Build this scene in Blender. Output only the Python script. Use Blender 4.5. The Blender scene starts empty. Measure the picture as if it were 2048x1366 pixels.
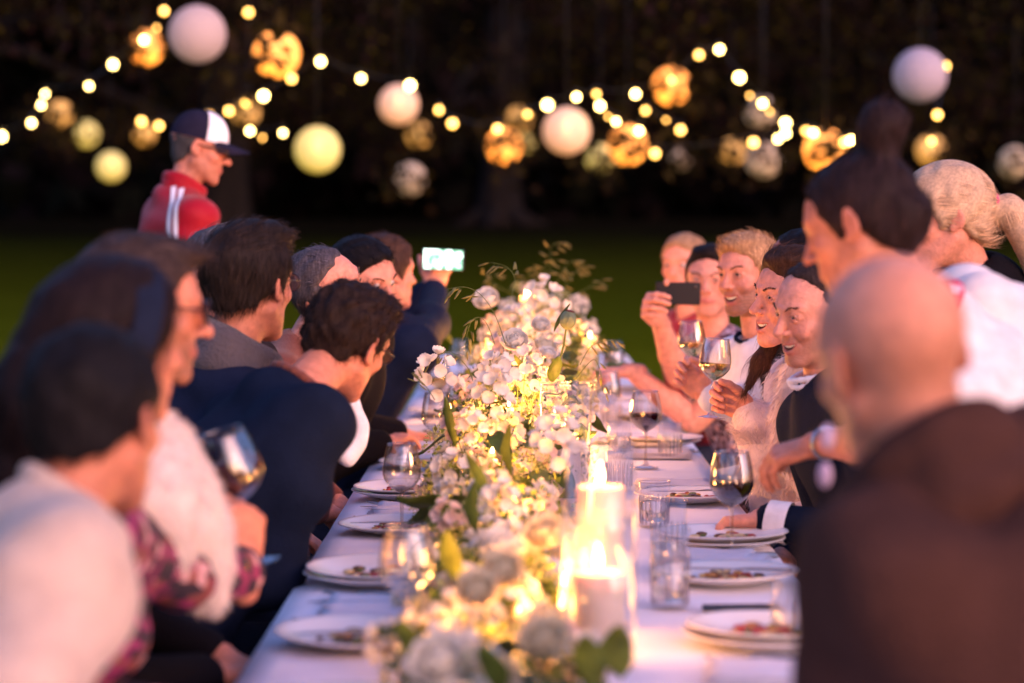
import bpy, math, random
import numpy as np
from mathutils import Vector, Matrix, noise
from mathutils.bvhtree import BVHTree

rnd = random.Random(7)
rng = np.random.default_rng(7)
scene = bpy.context.scene
COL = scene.collection

# ------------------------------------------------------------------ camera, world, sun, exposure
F = 4836.0                       # focal length in pixels of a 2048 wide frame (85 mm on 36 mm)
CAM_H = 1.45
pitch = math.atan(247 / F)
yaw_c = math.atan(20 / F)
cam_d = bpy.data.cameras.new('camera'); cam = bpy.data.objects.new('camera', cam_d); COL.objects.link(cam)
cam_d.sensor_width = 36.0; cam_d.lens = 36.0 * F / 2048
cam.location = (0, 0, CAM_H)
cam.rotation_euler = (math.pi / 2 - pitch, 0, yaw_c)
cam_d.clip_start = 0.1; cam_d.clip_end = 800
cam_d.dof.use_dof = True; cam_d.dof.focus_distance = 5.85; cam_d.dof.aperture_fstop = 2.15
scene.camera = cam
RC = cam.rotation_euler.to_matrix()

def P(x, y, Y):
    """point at depth Y (metres down the garden) seen at photo pixel x, y"""
    d = RC @ Vector(((x - 1024) / F, -(y - 683) / F, -1.0))
    return Vector((0, 0, CAM_H)) + d * (Y / d.y)

world = bpy.data.worlds.new('World'); scene.world = world; world.use_nodes = True
SUN_EL, SUN_AZ = math.radians(12), math.radians(142)     # azimuth clockwise from +Y
nt = world.node_tree; bgn = nt.nodes['Background']
sky = nt.nodes.new('ShaderNodeTexSky'); sky.sky_type = 'NISHITA'; sky.sun_disc = False
sky.sun_elevation = SUN_EL; sky.sun_rotation = SUN_AZ
sky.air_density = 1.3; sky.dust_density = 2.0; sky.ozone_density = 3.0
tint = nt.nodes.new('ShaderNodeMix'); tint.data_type = 'RGBA'; tint.blend_type = 'MULTIPLY'
tint.inputs[0].default_value = 1.0; tint.inputs[7].default_value = (0.88, 0.76, 1.10, 1)
nt.links.new(sky.outputs[0], tint.inputs[6]); nt.links.new(tint.outputs[2], bgn.inputs[0])
bgn.inputs[1].default_value = 0.15
sun_d = bpy.data.lights.new('dusk_glow', 'SUN'); sun = bpy.data.objects.new('dusk_glow', sun_d); COL.objects.link(sun)
sun_d.energy = 1.05; sun_d.angle = math.radians(55); sun_d.color = (1.0, 0.41, 0.32)
sdir = Vector((math.sin(SUN_AZ) * math.cos(SUN_EL), math.cos(SUN_AZ) * math.cos(SUN_EL), math.sin(SUN_EL)))
sun.rotation_euler = sdir.to_track_quat('Z', 'Y').to_euler()
scene.view_settings.view_transform = 'Standard'; scene.view_settings.look = 'None'
scene.view_settings.exposure = 1.52; scene.view_settings.gamma = 1.0
scene.view_settings.use_curve_mapping = False
scene.render.engine = 'CYCLES'
cy = scene.cycles
cy.use_adaptive_sampling = False; cy.use_denoising = True
cy.max_bounces = 8; cy.diffuse_bounces = 3; cy.glossy_bounces = 3; cy.transmission_bounces = 6; cy.transparent_max_bounces = 16
cy.caustics_reflective = False; cy.caustics_refractive = False; cy.sample_clamp_indirect = 3.0
cy.blur_glossy = 1.0

# ------------------------------------------------------------------ materials
def new_mat(name):
    m = bpy.data.materials.new(name); m.use_nodes = True
    n = m.node_tree; b = n.nodes['Principled BSDF']
    return m, n, b

def mat(name, col, rough=0.6, spec=0.4, var=0.15, vscale=12.0, bump=0.0, bscale=60.0, attr=False, sheen=0.0,
        metal=0.0, trans=0.0, ior=1.45, emit=None, estr=0.0, alpha=1.0, sss=0.0, stretch=None, sss_col=None):
    m, n, b = new_mat(name)
    b.inputs['Roughness'].default_value = rough
    b.inputs['Specular IOR Level'].default_value = spec
    b.inputs['Metallic'].default_value = metal
    b.inputs['Transmission Weight'].default_value = trans
    b.inputs['IOR'].default_value = ior
    if sheen: b.inputs['Sheen Weight'].default_value = sheen; b.inputs['Sheen Roughness'].default_value = 0.4
    if sss:
        b.inputs['Subsurface Weight'].default_value = sss; b.inputs['Subsurface Radius'].default_value = (0.011, 0.004, 0.002)
        b.inputs['Subsurface Scale'].default_value = 1.0
    tc = n.nodes.new('ShaderNodeTexCoord'); mp = n.nodes.new('ShaderNodeMapping')
    n.links.new(tc.outputs['Object'], mp.inputs[0])
    if stretch: mp.inputs['Scale'].default_value = stretch
    src = None
    base = n.nodes.new('ShaderNodeMix'); base.data_type = 'RGBA'; base.blend_type = 'MULTIPLY'
    nz = n.nodes.new('ShaderNodeTexNoise'); nz.inputs['Scale'].default_value = vscale; nz.inputs['Detail'].default_value = 5
    n.links.new(mp.outputs[0], nz.inputs['Vector'])
    rp = n.nodes.new('ShaderNodeMapRange'); rp.inputs[1].default_value = 0.3; rp.inputs[2].default_value = 0.7
    rp.inputs[3].default_value = 1 - var; rp.inputs[4].default_value = 1 + var
    n.links.new(nz.outputs[0], rp.inputs[0])
    cmb = n.nodes.new('ShaderNodeCombineColor')
    for i in range(3): n.links.new(rp.outputs[0], cmb.inputs[i])
    base.inputs[0].default_value = 1.0
    n.links.new(cmb.outputs[0], base.inputs[7])
    base.inputs[6].default_value = (*col, 1)
    out = base.outputs[2]
    if attr:
        at = n.nodes.new('ShaderNodeAttribute'); at.attribute_name = 'Col'
        n.links.new(at.outputs[0], base.inputs[6])
    n.links.new(out, b.inputs['Base Color'])
    if bump:
        bn = n.nodes.new('ShaderNodeTexNoise'); bn.inputs['Scale'].default_value = bscale; bn.inputs['Detail'].default_value = 6
        n.links.new(mp.outputs[0], bn.inputs['Vector'])
        bp = n.nodes.new('ShaderNodeBump'); bp.inputs['Strength'].default_value = bump; bp.inputs['Distance'].default_value = 0.01
        n.links.new(bn.outputs[0], bp.inputs['Height']); n.links.new(bp.outputs[0], b.inputs['Normal'])
    if emit:
        b.inputs['Emission Color'].default_value = (*emit, 1); b.inputs['Emission Strength'].default_value = estr
    return m

M = {}
def cloth(name, col, rough=0.85, sheen=0.15, var=0.12, bump=0.35, bscale=220, **k):
    if max(col) < 0.08: sheen = 0.0
    M[name] = mat(name, col, rough, 0.08 if max(col) < 0.08 else 0.2, var, 25, bump, bscale, sheen=sheen, **k)

def thin_glass(name, tintc=(1, 1, 1), edge=0.22):
    """thin clear glass wall: lets light straight through, shines at grazing angles"""
    m, n, b = new_mat(name)
    out = n.nodes['Material Output']; n.nodes.remove(b)
    tr = n.nodes.new('ShaderNodeBsdfTransparent'); tr.inputs[0].default_value = (*tintc, 1)
    gl = n.nodes.new('ShaderNodeBsdfGlossy'); gl.inputs['Roughness'].default_value = 0.03
    lw = n.nodes.new('ShaderNodeLayerWeight'); lw.inputs[0].default_value = 0.35
    mr = n.nodes.new('ShaderNodeMapRange'); mr.inputs[3].default_value = 0.06; mr.inputs[4].default_value = edge
    nz = n.nodes.new('ShaderNodeTexNoise'); nz.inputs['Scale'].default_value = 9
    bp = n.nodes.new('ShaderNodeBump'); bp.inputs['Strength'].default_value = 0.02; bp.inputs['Distance'].default_value = 0.02
    n.links.new(nz.outputs[0], bp.inputs['Height']); n.links.new(bp.outputs[0], gl.inputs['Normal'])
    n.links.new(lw.outputs['Facing'], mr.inputs[0])
    mx = n.nodes.new('ShaderNodeMixShader')
    n.links.new(mr.outputs[0], mx.inputs[0]); n.links.new(tr.outputs[0], mx.inputs[1]); n.links.new(gl.outputs[0], mx.inputs[2])
    n.links.new(mx.outputs[0], out.inputs[0])
    return m

M['skin'] = mat('skin', (0.5, 0.27, 0.19), 0.52, 0.32, 0.18, 55, 0.3, 130, attr=True, sss=0.10)
M['hair'] = mat('hair', (0.05, 0.03, 0.02), 0.62, 0.10, 0.35, 60, 0.2, 90, attr=True, stretch=(3, 1, 0.35))
M['eye'] = mat('eye', (0.8, 0.8, 0.8), 0.08, 0.6, 0.03, 10, attr=True)
M['teeth'] = mat('teeth', (0.78, 0.74, 0.66), 0.2, 0.5, 0.05, 20)
M['nail'] = mat('nail', (0.12, 0.13, 0.2), 0.2, 0.6, 0.05, 20)
cloth('cream_knit', (0.54, 0.39, 0.30)); cloth('white_fur', (0.80, 0.66, 0.56), sheen=0.6)
cloth('pink_fur', (0.78, 0.62, 0.60), sheen=0.5); cloth('beige_fur', (0.62, 0.42, 0.32), sheen=0.5)
cloth('navy', (0.006, 0.010, 0.024)); cloth('navy_coat', (0.010, 0.014, 0.032)); cloth('black_cloth', (0.006, 0.005, 0.007))
cloth('charcoal', (0.018, 0.014, 0.016)); cloth('grey_knit', (0.085, 0.070, 0.075), bscale=140, bump=0.7)
cloth('rust', (0.16, 0.05, 0.035)); cloth('brown_fleece', (0.055, 0.024, 0.018), sheen=0.25, bump=0.7, bscale=120)
cloth('white_shirt', (0.74, 0.72, 0.76)); cloth('pink_shirt', (0.6, 0.42, 0.5)); cloth('red_shirt', (0.28, 0.02, 0.03))
cloth('white_coat', (0.74, 0.66, 0.62)); cloth('track_red', (0.30, 0.003, 0.014), rough=0.5, var=0.05)
cloth('stripe_white', (0.82, 0.8, 0.82)); cloth('cap_navy', (0.016, 0.014, 0.03)); cloth('trousers', (0.02, 0.022, 0.035))
cloth('headband', (0.01, 0.014, 0.03)); cloth('scrunchie', (0.7, 0.03, 0.16)); cloth('shoe', (0.02, 0.015, 0.012))

def floral(name, base, c1, c2, scale):
    m = mat(name, base, 0.7, 0.3, 0.1, 20); n = m.node_tree; b = n.nodes['Principled BSDF']
    v = n.nodes.new('ShaderNodeTexVoronoi'); v.inputs['Scale'].default_value = scale
    tc = n.nodes.new('ShaderNodeTexCoord'); n.links.new(tc.outputs['Object'], v.inputs[0])
    r = n.nodes.new('ShaderNodeValToRGB'); r.color_ramp.interpolation = 'CONSTANT'
    cols = [base, c1, base, c2, (0.55, 0.3, 0.3), base, c1]
    r.color_ramp.elements[0].color = (*cols[0], 1); r.color_ramp.elements[1].color = (*cols[1], 1); r.color_ramp.elements[1].position = 0.22
    for i, c in enumerate(cols[2:]):
        e = r.color_ramp.elements.new(0.36 + 0.12 * i); e.color = (*c, 1)
    sp = n.nodes.new('ShaderNodeSeparateColor'); n.links.new(v.outputs['Color'], sp.inputs[0]); n.links.new(sp.outputs[0], r.inputs[0])
    n.links.new(r.outputs[0], b.inputs['Base Color'])
    return m
M['floral_dress'] = floral('floral_dress', (0.03, 0.02, 0.03), (0.25, 0.03, 0.10), (0.22, 0.06, 0.05), 48)
M['floral_scarf'] = floral('floral_scarf', (0.6, 0.5, 0.6), (0.6, 0.01, 0.08), (0.2, 0.05, 0.25), 40)
M['plaid'] = floral('plaid', (0.22, 0.15, 0.2), (0.05, 0.02, 0.03), (0.35, 0.3, 0.4), 60)

M['glass'] = thin_glass('glass'); M['glass_wine'] = thin_glass('glass_wine', (0.97, 0.96, 0.95), 0.6); M['glass_rim'] = thin_glass('glass_rim', (0.9, 0.86, 0.84), 0.9)
M['glass_solid'] = mat('glass_solid', (1, 1, 1), 0.02, 0.5, 0, trans=1.0, ior=1.45)
M['red_wine'] = mat('red_wine', (0.035, 0.002, 0.008), 0.05, 0.4, 0.05, trans=0.08, ior=1.34)
M['white_wine'] = mat('white_wine', (0.80, 0.62, 0.20), 0.02, 0.5, 0.02, trans=0.92, ior=1.34)
M['water'] = mat('water', (0.95, 0.97, 1), 0.02, 0.5, 0, trans=0.95, ior=1.33)
M['porcelain'] = mat('porcelain', (0.74, 0.71, 0.70), 0.22, 0.5, 0.03, 8)
M['steel'] = mat('steel', (0.32, 0.31, 0.33), 0.28, 0.5, 0.08, 30, metal=0.9)
M['gold'] = mat('gold', (0.8, 0.45, 0.14), 0.25, 0.5, 0.1, 30, metal=1.0)
M['dark_handle'] = mat('dark_handle', (0.12, 0.01, 0.02), 0.35, 0.5, 0.2, 30)
M['linen'] = mat('linen', (0.78, 0.76, 0.84), 0.8, 0.2, 0.05, 9, 0.25, 260, sheen=0.1)
M['napkin'] = mat('napkin', (0.66, 0.62, 0.68), 0.85, 0.2, 0.06, 20, 0.3, 300)
M['wax'] = mat('wax', (0.74, 0.60, 0.44), 0.45, 0.3, 0.04, 20, sss=0.6)
M['flame'] = mat('flame', (1, 0.7, 0.3), 0.5, 0, 0, emit=(1.0, 0.62, 0.24), estr=17)
M['wax'].node_tree.nodes['Principled BSDF'].inputs['Subsurface Radius'].default_value = (0.020, 0.015, 0.010)
M['wick'] = mat('wick', (0.02, 0.015, 0.01), 0.9)
M['leaf'] = mat('leaf', (0.08, 0.12, 0.02), 0.5, 0.4, 0.4, 30, 0.3, 90)
M['leaf_yellow'] = mat('leaf_yellow', (0.20, 0.24, 0.03), 0.5, 0.4, 0.4, 30)
M['stem'] = mat('stem', (0.10, 0.13, 0.03), 0.6, 0.3, 0.2, 30)
M['spikelet'] = mat('spikelet', (0.22, 0.20, 0.06), 0.6, 0.3, 0.35, 60, 0.3, 90)
M['pod'] = mat('pod', (0.15, 0.18, 0.09), 0.65, 0.3, 0.25, 50, 0.4, 70)
M['petal_white'] = mat('petal_white', (0.86, 0.81, 0.70), 0.6, 0.2, 0.08, 40, sss=0.0)
M['petal_cream'] = mat('petal_cream', (0.82, 0.72, 0.50), 0.6, 0.2, 0.1, 40)
M['petal_blush'] = mat('petal_blush', (0.80, 0.62, 0.52), 0.6, 0.2, 0.1, 40)
def translucent(name, f=0.4):
    n = M[name].node_tree; b = n.nodes['Principled BSDF']; o = n.nodes['Material Output']; t = n.nodes.new('ShaderNodeBsdfTranslucent'); x = n.nodes.new('ShaderNodeMixShader'); x.inputs[0].default_value = f
    src = b.inputs['Base Color'].links[0].from_socket; n.links.new(src, t.inputs[0]); n.links.new(b.outputs[0], x.inputs[1]); n.links.new(t.outputs[0], x.inputs[2]); n.links.new(x.outputs[0], o.inputs[0])
for k_ in ('petal_white', 'petal_cream', 'petal_blush', 'leaf', 'leaf_yellow', 'spikelet'): translucent(k_)
M['umbel'] = mat('umbel', (0.50, 0.50, 0.20), 0.7, 0.2, 0.3, 60)
M['phone'] = mat('phone', (0.010, 0.008, 0.009), 0.5, 0.2, 0.05)
M['wood'] = mat('wood', (0.16, 0.09, 0.05), 0.5, 0.4, 0.3, 8, 0.2, 60, stretch=(1, 1, 8))
M['spec_frame'] = mat('spec_frame', (0.03, 0.012, 0.008), 0.25, 0.5, 0.2, 40)
M['spec_lens'] = thin_glass('spec_lens', (0.55, 0.36, 0.25), 0.5)
M['lens_clear'] = thin_glass('lens_clear', (0.9, 0.88, 0.86), 0.5)
M['cord'] = mat('cord', (0.02, 0.02, 0.02), 0.6)

# ------------------------------------------------------------------ object helpers
def link(name, me, parent=None, label=None, cat=None, group=None, kind=None):
    o = bpy.data.objects.new(name, me); COL.objects.link(o)
    if parent is not None: o.parent = parent
    if label: o['label'] = label
    if cat: o['category'] = cat
    if group: o['group'] = group
    if kind: o['kind'] = kind
    return o

def thing(name, label, cat, loc=(0, 0, 0), rz=0.0, group=None):
    o = link(name, None, None, label, cat, group); o.location = loc; o.rotation_euler = (0, 0, rz); return o

def mk_mesh(name, verts, faces, m, cols=None, smooth=True):
    me = bpy.data.meshes.new(name)
    if isinstance(verts, np.ndarray) and isinstance(faces, np.ndarray):
        nv, nf, w = len(verts), len(faces), faces.shape[1]
        me.vertices.add(nv); me.vertices.foreach_set('co', verts.astype(np.float32).ravel())
        me.loops.add(nf * w); me.loops.foreach_set('vertex_index', faces.astype(np.int32).ravel())
        me.polygons.add(nf); me.polygons.foreach_set('loop_start', np.arange(0, nf * w, w, dtype=np.int32))
        me.polygons.foreach_set('loop_total', np.full(nf, w, dtype=np.int32))
        me.update(calc_edges=True)
    else:
        me.from_pydata([tuple(v) for v in verts], [], [tuple(f) for f in faces])
    if smooth: me.polygons.foreach_set('use_smooth', [True] * len(me.polygons))
    for mm in (m if isinstance(m, (list, tuple)) else [m]): me.materials.append(mm)
    if cols is not None:
        ca = me.color_attributes.new('Col', 'FLOAT_COLOR', 'POINT')
        c4 = np.ones((len(me.vertices), 4), np.float32); c4[:, :3] = cols
        ca.data.foreach_set('color', c4.ravel())
    me.update()
    return me

class MB:
    """collects shapes into one mesh (triangles and quads)"""
    def __init__(s): s.v = []; s.f = []
    def add(s, vs, fs):
        o = len(s.v); s.v += [tuple(v) for v in vs]; s.f += [tuple(i + o for i in f) for f in fs]
    def box(s, lo, hi, mtx=None):
        x0, y0, z0 = lo; x1, y1, z1 = hi
        vs = [Vector(p) for p in ((x0, y0, z0), (x1, y0, z0), (x1, y1, z0), (x0, y1, z0), (x0, y0, z1), (x1, y0, z1), (x1, y1, z1), (x0, y1, z1))]
        if mtx: vs = [mtx @ v for v in vs]
        s.add(vs, [(0, 3, 2, 1), (4, 5, 6, 7), (0, 1, 5, 4), (1, 2, 6, 5), (2, 3, 7, 6), (3, 0, 4, 7)])
    def tube(s, pts, radii, n=8, caps=True):
        pts = [Vector(p) for p in pts]
        if not hasattr(radii, '__len__'): radii = [radii] * len(pts)
        rings = []; up = None
        for i, p in enumerate(pts):
            t = (pts[min(i + 1, len(pts) - 1)] - pts[max(i - 1, 0)]).normalized()
            if up is None: up = t.orthogonal().normalized()
            a = (up - t * up.dot(t));
            a = a.normalized() if a.length > 1e-6 else t.orthogonal().normalized()
            up = a; b = t.cross(a)
            rings.append([p + (a * math.cos(k * 2 * math.pi / n) + b * math.sin(k * 2 * math.pi / n)) * radii[i] for k in range(n)])
        vs = [v for r in rings for v in r]; fs = []
        for i in range(len(pts) - 1):
            for k in range(n):
                k2 = (k + 1) % n; fs.append((i * n + k, i * n + k2, (i + 1) * n + k2, (i + 1) * n + k))
        if caps: fs.append(tuple(range(n))[::-1]); fs.append(tuple((len(pts) - 1) * n + k for k in range(n)))
        s.add(vs, fs)
    def lathe(s, prof, n=32, org=(0, 0, 0), closed=False):
        vs = []; fs = []; m = len(prof)
        for k in range(n):
            a = k * 2 * math.pi / n
            for r, z in prof: vs.append((org[0] + r * math.cos(a), org[1] + r * math.sin(a), org[2] + z))
        for k in range(n):
            k2 = (k + 1) % n
            for i in range(m - 1 if not closed else m):
                j = (i + 1) % m; fs.append((k * m + i, k2 * m + i, k2 * m + j, k * m + j))
        s.add(vs, fs)
    def ball(s, c, r, nu=12, nv=8, mtx=None):
        if not hasattr(r, '__len__'): r = (r, r, r)
        vs = []; fs = []
        for j in range(nv + 1):
            th = math.pi * j / nv
            for i in range(nu):
                ph = 2 * math.pi * i / nu
                v = Vector((r[0] * math.sin(th) * math.cos(ph), r[1] * math.sin(th) * math.sin(ph), r[2] * math.cos(th)))
                if mtx: v = mtx @ v
                vs.append(v + Vector(c))
        for j in range(nv):
            for i in range(nu):
                i2 = (i + 1) % nu; fs.append((j * nu + i, (j + 1) * nu + i, (j + 1) * nu + i2, j * nu + i2))
        s.add(vs, fs)
    def mesh(s, name, m, smooth=True): return mk_mesh(name, s.v, s.f, m, None, smooth)
    def obj(s, name, m, parent=None, smooth=True, **k): return link(name, s.mesh(name, m, smooth), parent, **k)

# ------------------------------------------------------------------ signed-distance modelling
class SDF:
    def __init__(s, lo, hi, h):
        s.h = h; s.lo = np.array(lo, np.float32); s.n = np.ceil((np.array(hi) - np.array(lo)) / h).astype(int) + 2
        s.ax = [s.lo[i] + np.arange(s.n[i], dtype=np.float32) * h for i in range(3)]
        s.v = np.full(tuple(s.n), 0.5, np.float32)
    def sub(s, lo, hi):
        sl = []
        for i in range(3):
            a = max(0, int((lo[i] - s.lo[i]) / s.h)); b = min(s.n[i], int((hi[i] - s.lo[i]) / s.h) + 2)
            if b <= a: return None
            sl.append(slice(a, b))
        return tuple(sl)
    def pts(s, sl): return s.ax[0][sl[0]][:, None, None], s.ax[1][sl[1]][None, :, None], s.ax[2][sl[2]][None, None, :]
    def comb(s, sl, d, k, op):
        a = s.v[sl]
        if op == 'u':
            if k > 0:
                h = np.maximum(k - np.abs(a - d), 0) / k; s.v[sl] = np.minimum(a, d) - h * h * k * 0.25
            else: s.v[sl] = np.minimum(a, d)
        else:                      # 's' subtract, 'i' intersect
            if op == 's': d = -d
            if k > 0:
                h = np.maximum(k - np.abs(a - d), 0) / k; s.v[sl] = np.maximum(a, d) + h * h * k * 0.25
            else: s.v[sl] = np.maximum(a, d)
    def ell(s, c, r, k=0.01, op='u', R=None):
        c = np.array(c, np.float32); r = np.array(r, np.float32); m = float(r.max()) + k + 2.5 * s.h
        sl = s.sub(c - m, c + m)
        if sl is None: return
        X, Y, Z = s.pts(sl); X, Y, Z = X - c[0], Y - c[1], Z - c[2]
        if R is not None:
            R = np.array(R, np.float32)     # columns = local axes
            X, Y, Z = (R[0, 0] * X + R[1, 0] * Y + R[2, 0] * Z, R[0, 1] * X + R[1, 1] * Y + R[2, 1] * Z, R[0, 2] * X + R[1, 2] * Y + R[2, 2] * Z)
        k0 = np.sqrt((X / r[0]) ** 2 + (Y / r[1]) ** 2 + (Z / r[2]) ** 2) + 1e-6
        k1 = np.sqrt((X / r[0] ** 2) ** 2 + (Y / r[1] ** 2) ** 2 + (Z / r[2] ** 2) ** 2) + 1e-6
        s.comb(sl, k0 * (k0 - 1) / k1, k, op)
    def cap(s, a, b, ra, rb, k=0.01, op='u'):
        a = np.array(a, np.float32); b = np.array(b, np.float32); m = max(ra, rb) + k + 2.5 * s.h
        sl = s.sub(np.minimum(a, b) - m, np.maximum(a, b) + m)
        if sl is None: return
        X, Y, Z = s.pts(sl); d = b - a; L = float(d @ d) + 1e-9
        t = np.clip(((X - a[0]) * d[0] + (Y - a[1]) * d[1] + (Z - a[2]) * d[2]) / L, 0, 1)
        q = np.sqrt((X - a[0] - t * d[0]) ** 2 + (Y - a[1] - t * d[1]) ** 2 + (Z - a[2] - t * d[2]) ** 2)
        s.comb(sl, q - (ra + (rb - ra) * t), k, op)
    def path(s, pts, radii, k=0.01, op='u'):
        for i in range(len(pts) - 1): s.cap(pts[i], pts[i + 1], radii[i], radii[i + 1], k, op)
    def box(s, c, half, rd=0.003, k=0.0, op='u', R=None):
        c = np.array(c, np.float32); m = float(np.linalg.norm(half)) + k + 2.5 * s.h
        sl = s.sub(c - m, c + m)
        if sl is None: return
        X, Y, Z = s.pts(sl); X, Y, Z = X - c[0], Y - c[1], Z - c[2]
        if R is not None:
            R = np.array(R, np.float32)
            X, Y, Z = (R[0, 0] * X + R[1, 0] * Y + R[2, 0] * Z, R[0, 1] * X + R[1, 1] * Y + R[2, 1] * Z, R[0, 2] * X + R[1, 2] * Y + R[2, 2] * Z)
        qx, qy, qz = np.abs(X) - half[0] + rd, np.abs(Y) - half[1] + rd, np.abs(Z) - half[2] + rd
        d = np.sqrt(np.maximum(qx, 0) ** 2 + np.maximum(qy, 0) ** 2 + np.maximum(qz, 0) ** 2) + np.minimum(np.maximum(np.maximum(qx, qy), qz), 0) - rd
        s.comb(sl, d, k, op)
    def fn(s, f, k=0.0, op='i'):
        sl = (slice(None),) * 3; X, Y, Z = s.pts(sl); s.comb(sl, f(X, Y, Z).astype(np.float32), k, op)
    def disp(s, f):
        sl = (slice(None),) * 3; X, Y, Z = s.pts(sl); s.v += f(X, Y, Z).astype(np.float32)
    def net(s):
        """surface nets"""
        v = s.v; ins = v < 0
        c = [ins[i:i - 1 or None, j:j - 1 or None, k:k - 1 or None] for i in (0, 1) for j in (0, 1) for k in (0, 1)]
        cnt = sum(x.astype(np.int8) for x in c); act = (cnt > 0) & (cnt < 8)
        idx = np.argwhere(act)
        if len(idx) == 0: return np.zeros((0, 3)), np.zeros((0, 4), int)
        cid = np.full(act.shape, -1, np.int32); cid[tuple(idx.T)] = np.arange(len(idx))
        offs = np.array([(i, j, k) for i in (0, 1) for j in (0, 1) for k in (0, 1)])
        cv = np.stack([v[idx[:, 0] + o[0], idx[:, 1] + o[1], idx[:, 2] + o[2]] for o in offs], 1)
        acc = np.zeros((len(idx), 3)); num = np.zeros(len(idx))
        for a in range(8):
            for b in range(a + 1, 8):
                if np.abs(offs[a] - offs[b]).sum() != 1: continue
                va, vb = cv[:, a], cv[:, b]; m = (va < 0) != (vb < 0)
                t = np.where(m, va / np.where(m, va - vb, 1), 0)
                p = offs[a][None] + t[:, None] * (offs[b] - offs[a])[None]
                acc += np.where(m[:, None], p, 0); num += m
        verts = (idx + acc / num[:, None]) * s.h + s.lo
        quads = []
        for ax in range(3):
            a1, a2 = (ax + 1) % 3, (ax + 2) % 3
            sl0 = [slice(None)] * 3; sl1 = [slice(None)] * 3; sl0[ax] = slice(0, -1); sl1[ax] = slice(1, None)
            A, B = ins[tuple(sl0)], ins[tuple(sl1)]
            e = np.argwhere(A != B)
            e = e[(e[:, a1] > 0) & (e[:, a2] > 0) & (e[:, a1] < v.shape[a1] - 1) & (e[:, a2] < v.shape[a2] - 1)]
            if len(e) == 0: continue
            flip = A[tuple(e.T)]
            def C(d1, d2):
                q = e.copy(); q[:, a1] += d1; q[:, a2] += d2; return cid[tuple(q.T)]
            q = np.stack([C(-1, -1), C(0, -1), C(0, 0), C(-1, 0)], 1)
            q[~flip] = q[~flip][:, ::-1]; quads.append(q)
        q = np.concatenate(quads); q = q[(q >= 0).all(1)]
        return verts.astype(np.float64), q

def vnormals(v, q):
    n = np.zeros_like(v); a = v[q[:, 1]] - v[q[:, 3]]; b = v[q[:, 2]] - v[q[:, 0]]
    fn = np.cross(b, a) * -1.0
    for i in range(4): np.add.at(n, q[:, i], fn)
    return n / (np.linalg.norm(n, axis=1)[:, None] + 1e-12)

def folds(amp, sc=1.0, seed=0.0):
    """drapery creases for cloth"""
    def f(X, Y, Z):
        w = 1.3 * np.sin(7 * sc * X + 5 * sc * Z + seed) + 1.1 * np.sin(6 * sc * Y - 8 * sc * Z + seed * 2)
        a = np.sin(26 * sc * (X * 0.5 + Z * 0.8) + w * 1.6 + seed) * np.sin(11 * sc * (Y - X) + w + seed)
        b = np.sin(44 * sc * (Y * 0.6 - X * 0.5 + Z * 0.35) + w * 2.1)
        return amp * (a * 0.8 + b * 0.35)
    return f

# ------------------------------------------------------------------ people
def rot_head(yaw, pit, roll):
    """yaw 0 looks down the garden (+Y), 90 looks to +X; pit positive looks down; roll positive leans the crown to the person's right"""
    y, p, r = map(math.radians, (yaw, pit, roll))
    return Matrix.Rotation(-y, 3, 'Z') @ Matrix.Rotation(-p, 3, 'X') @ Matrix.Rotation(r, 3, 'Y')

def gauss(v, c, s):
    c = np.array(c); s = np.array(s) if hasattr(s, '__len__') else np.array([s] * 3)
    return np.exp(-0.5 * (((v - c) / s) ** 2).sum(1))

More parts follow.
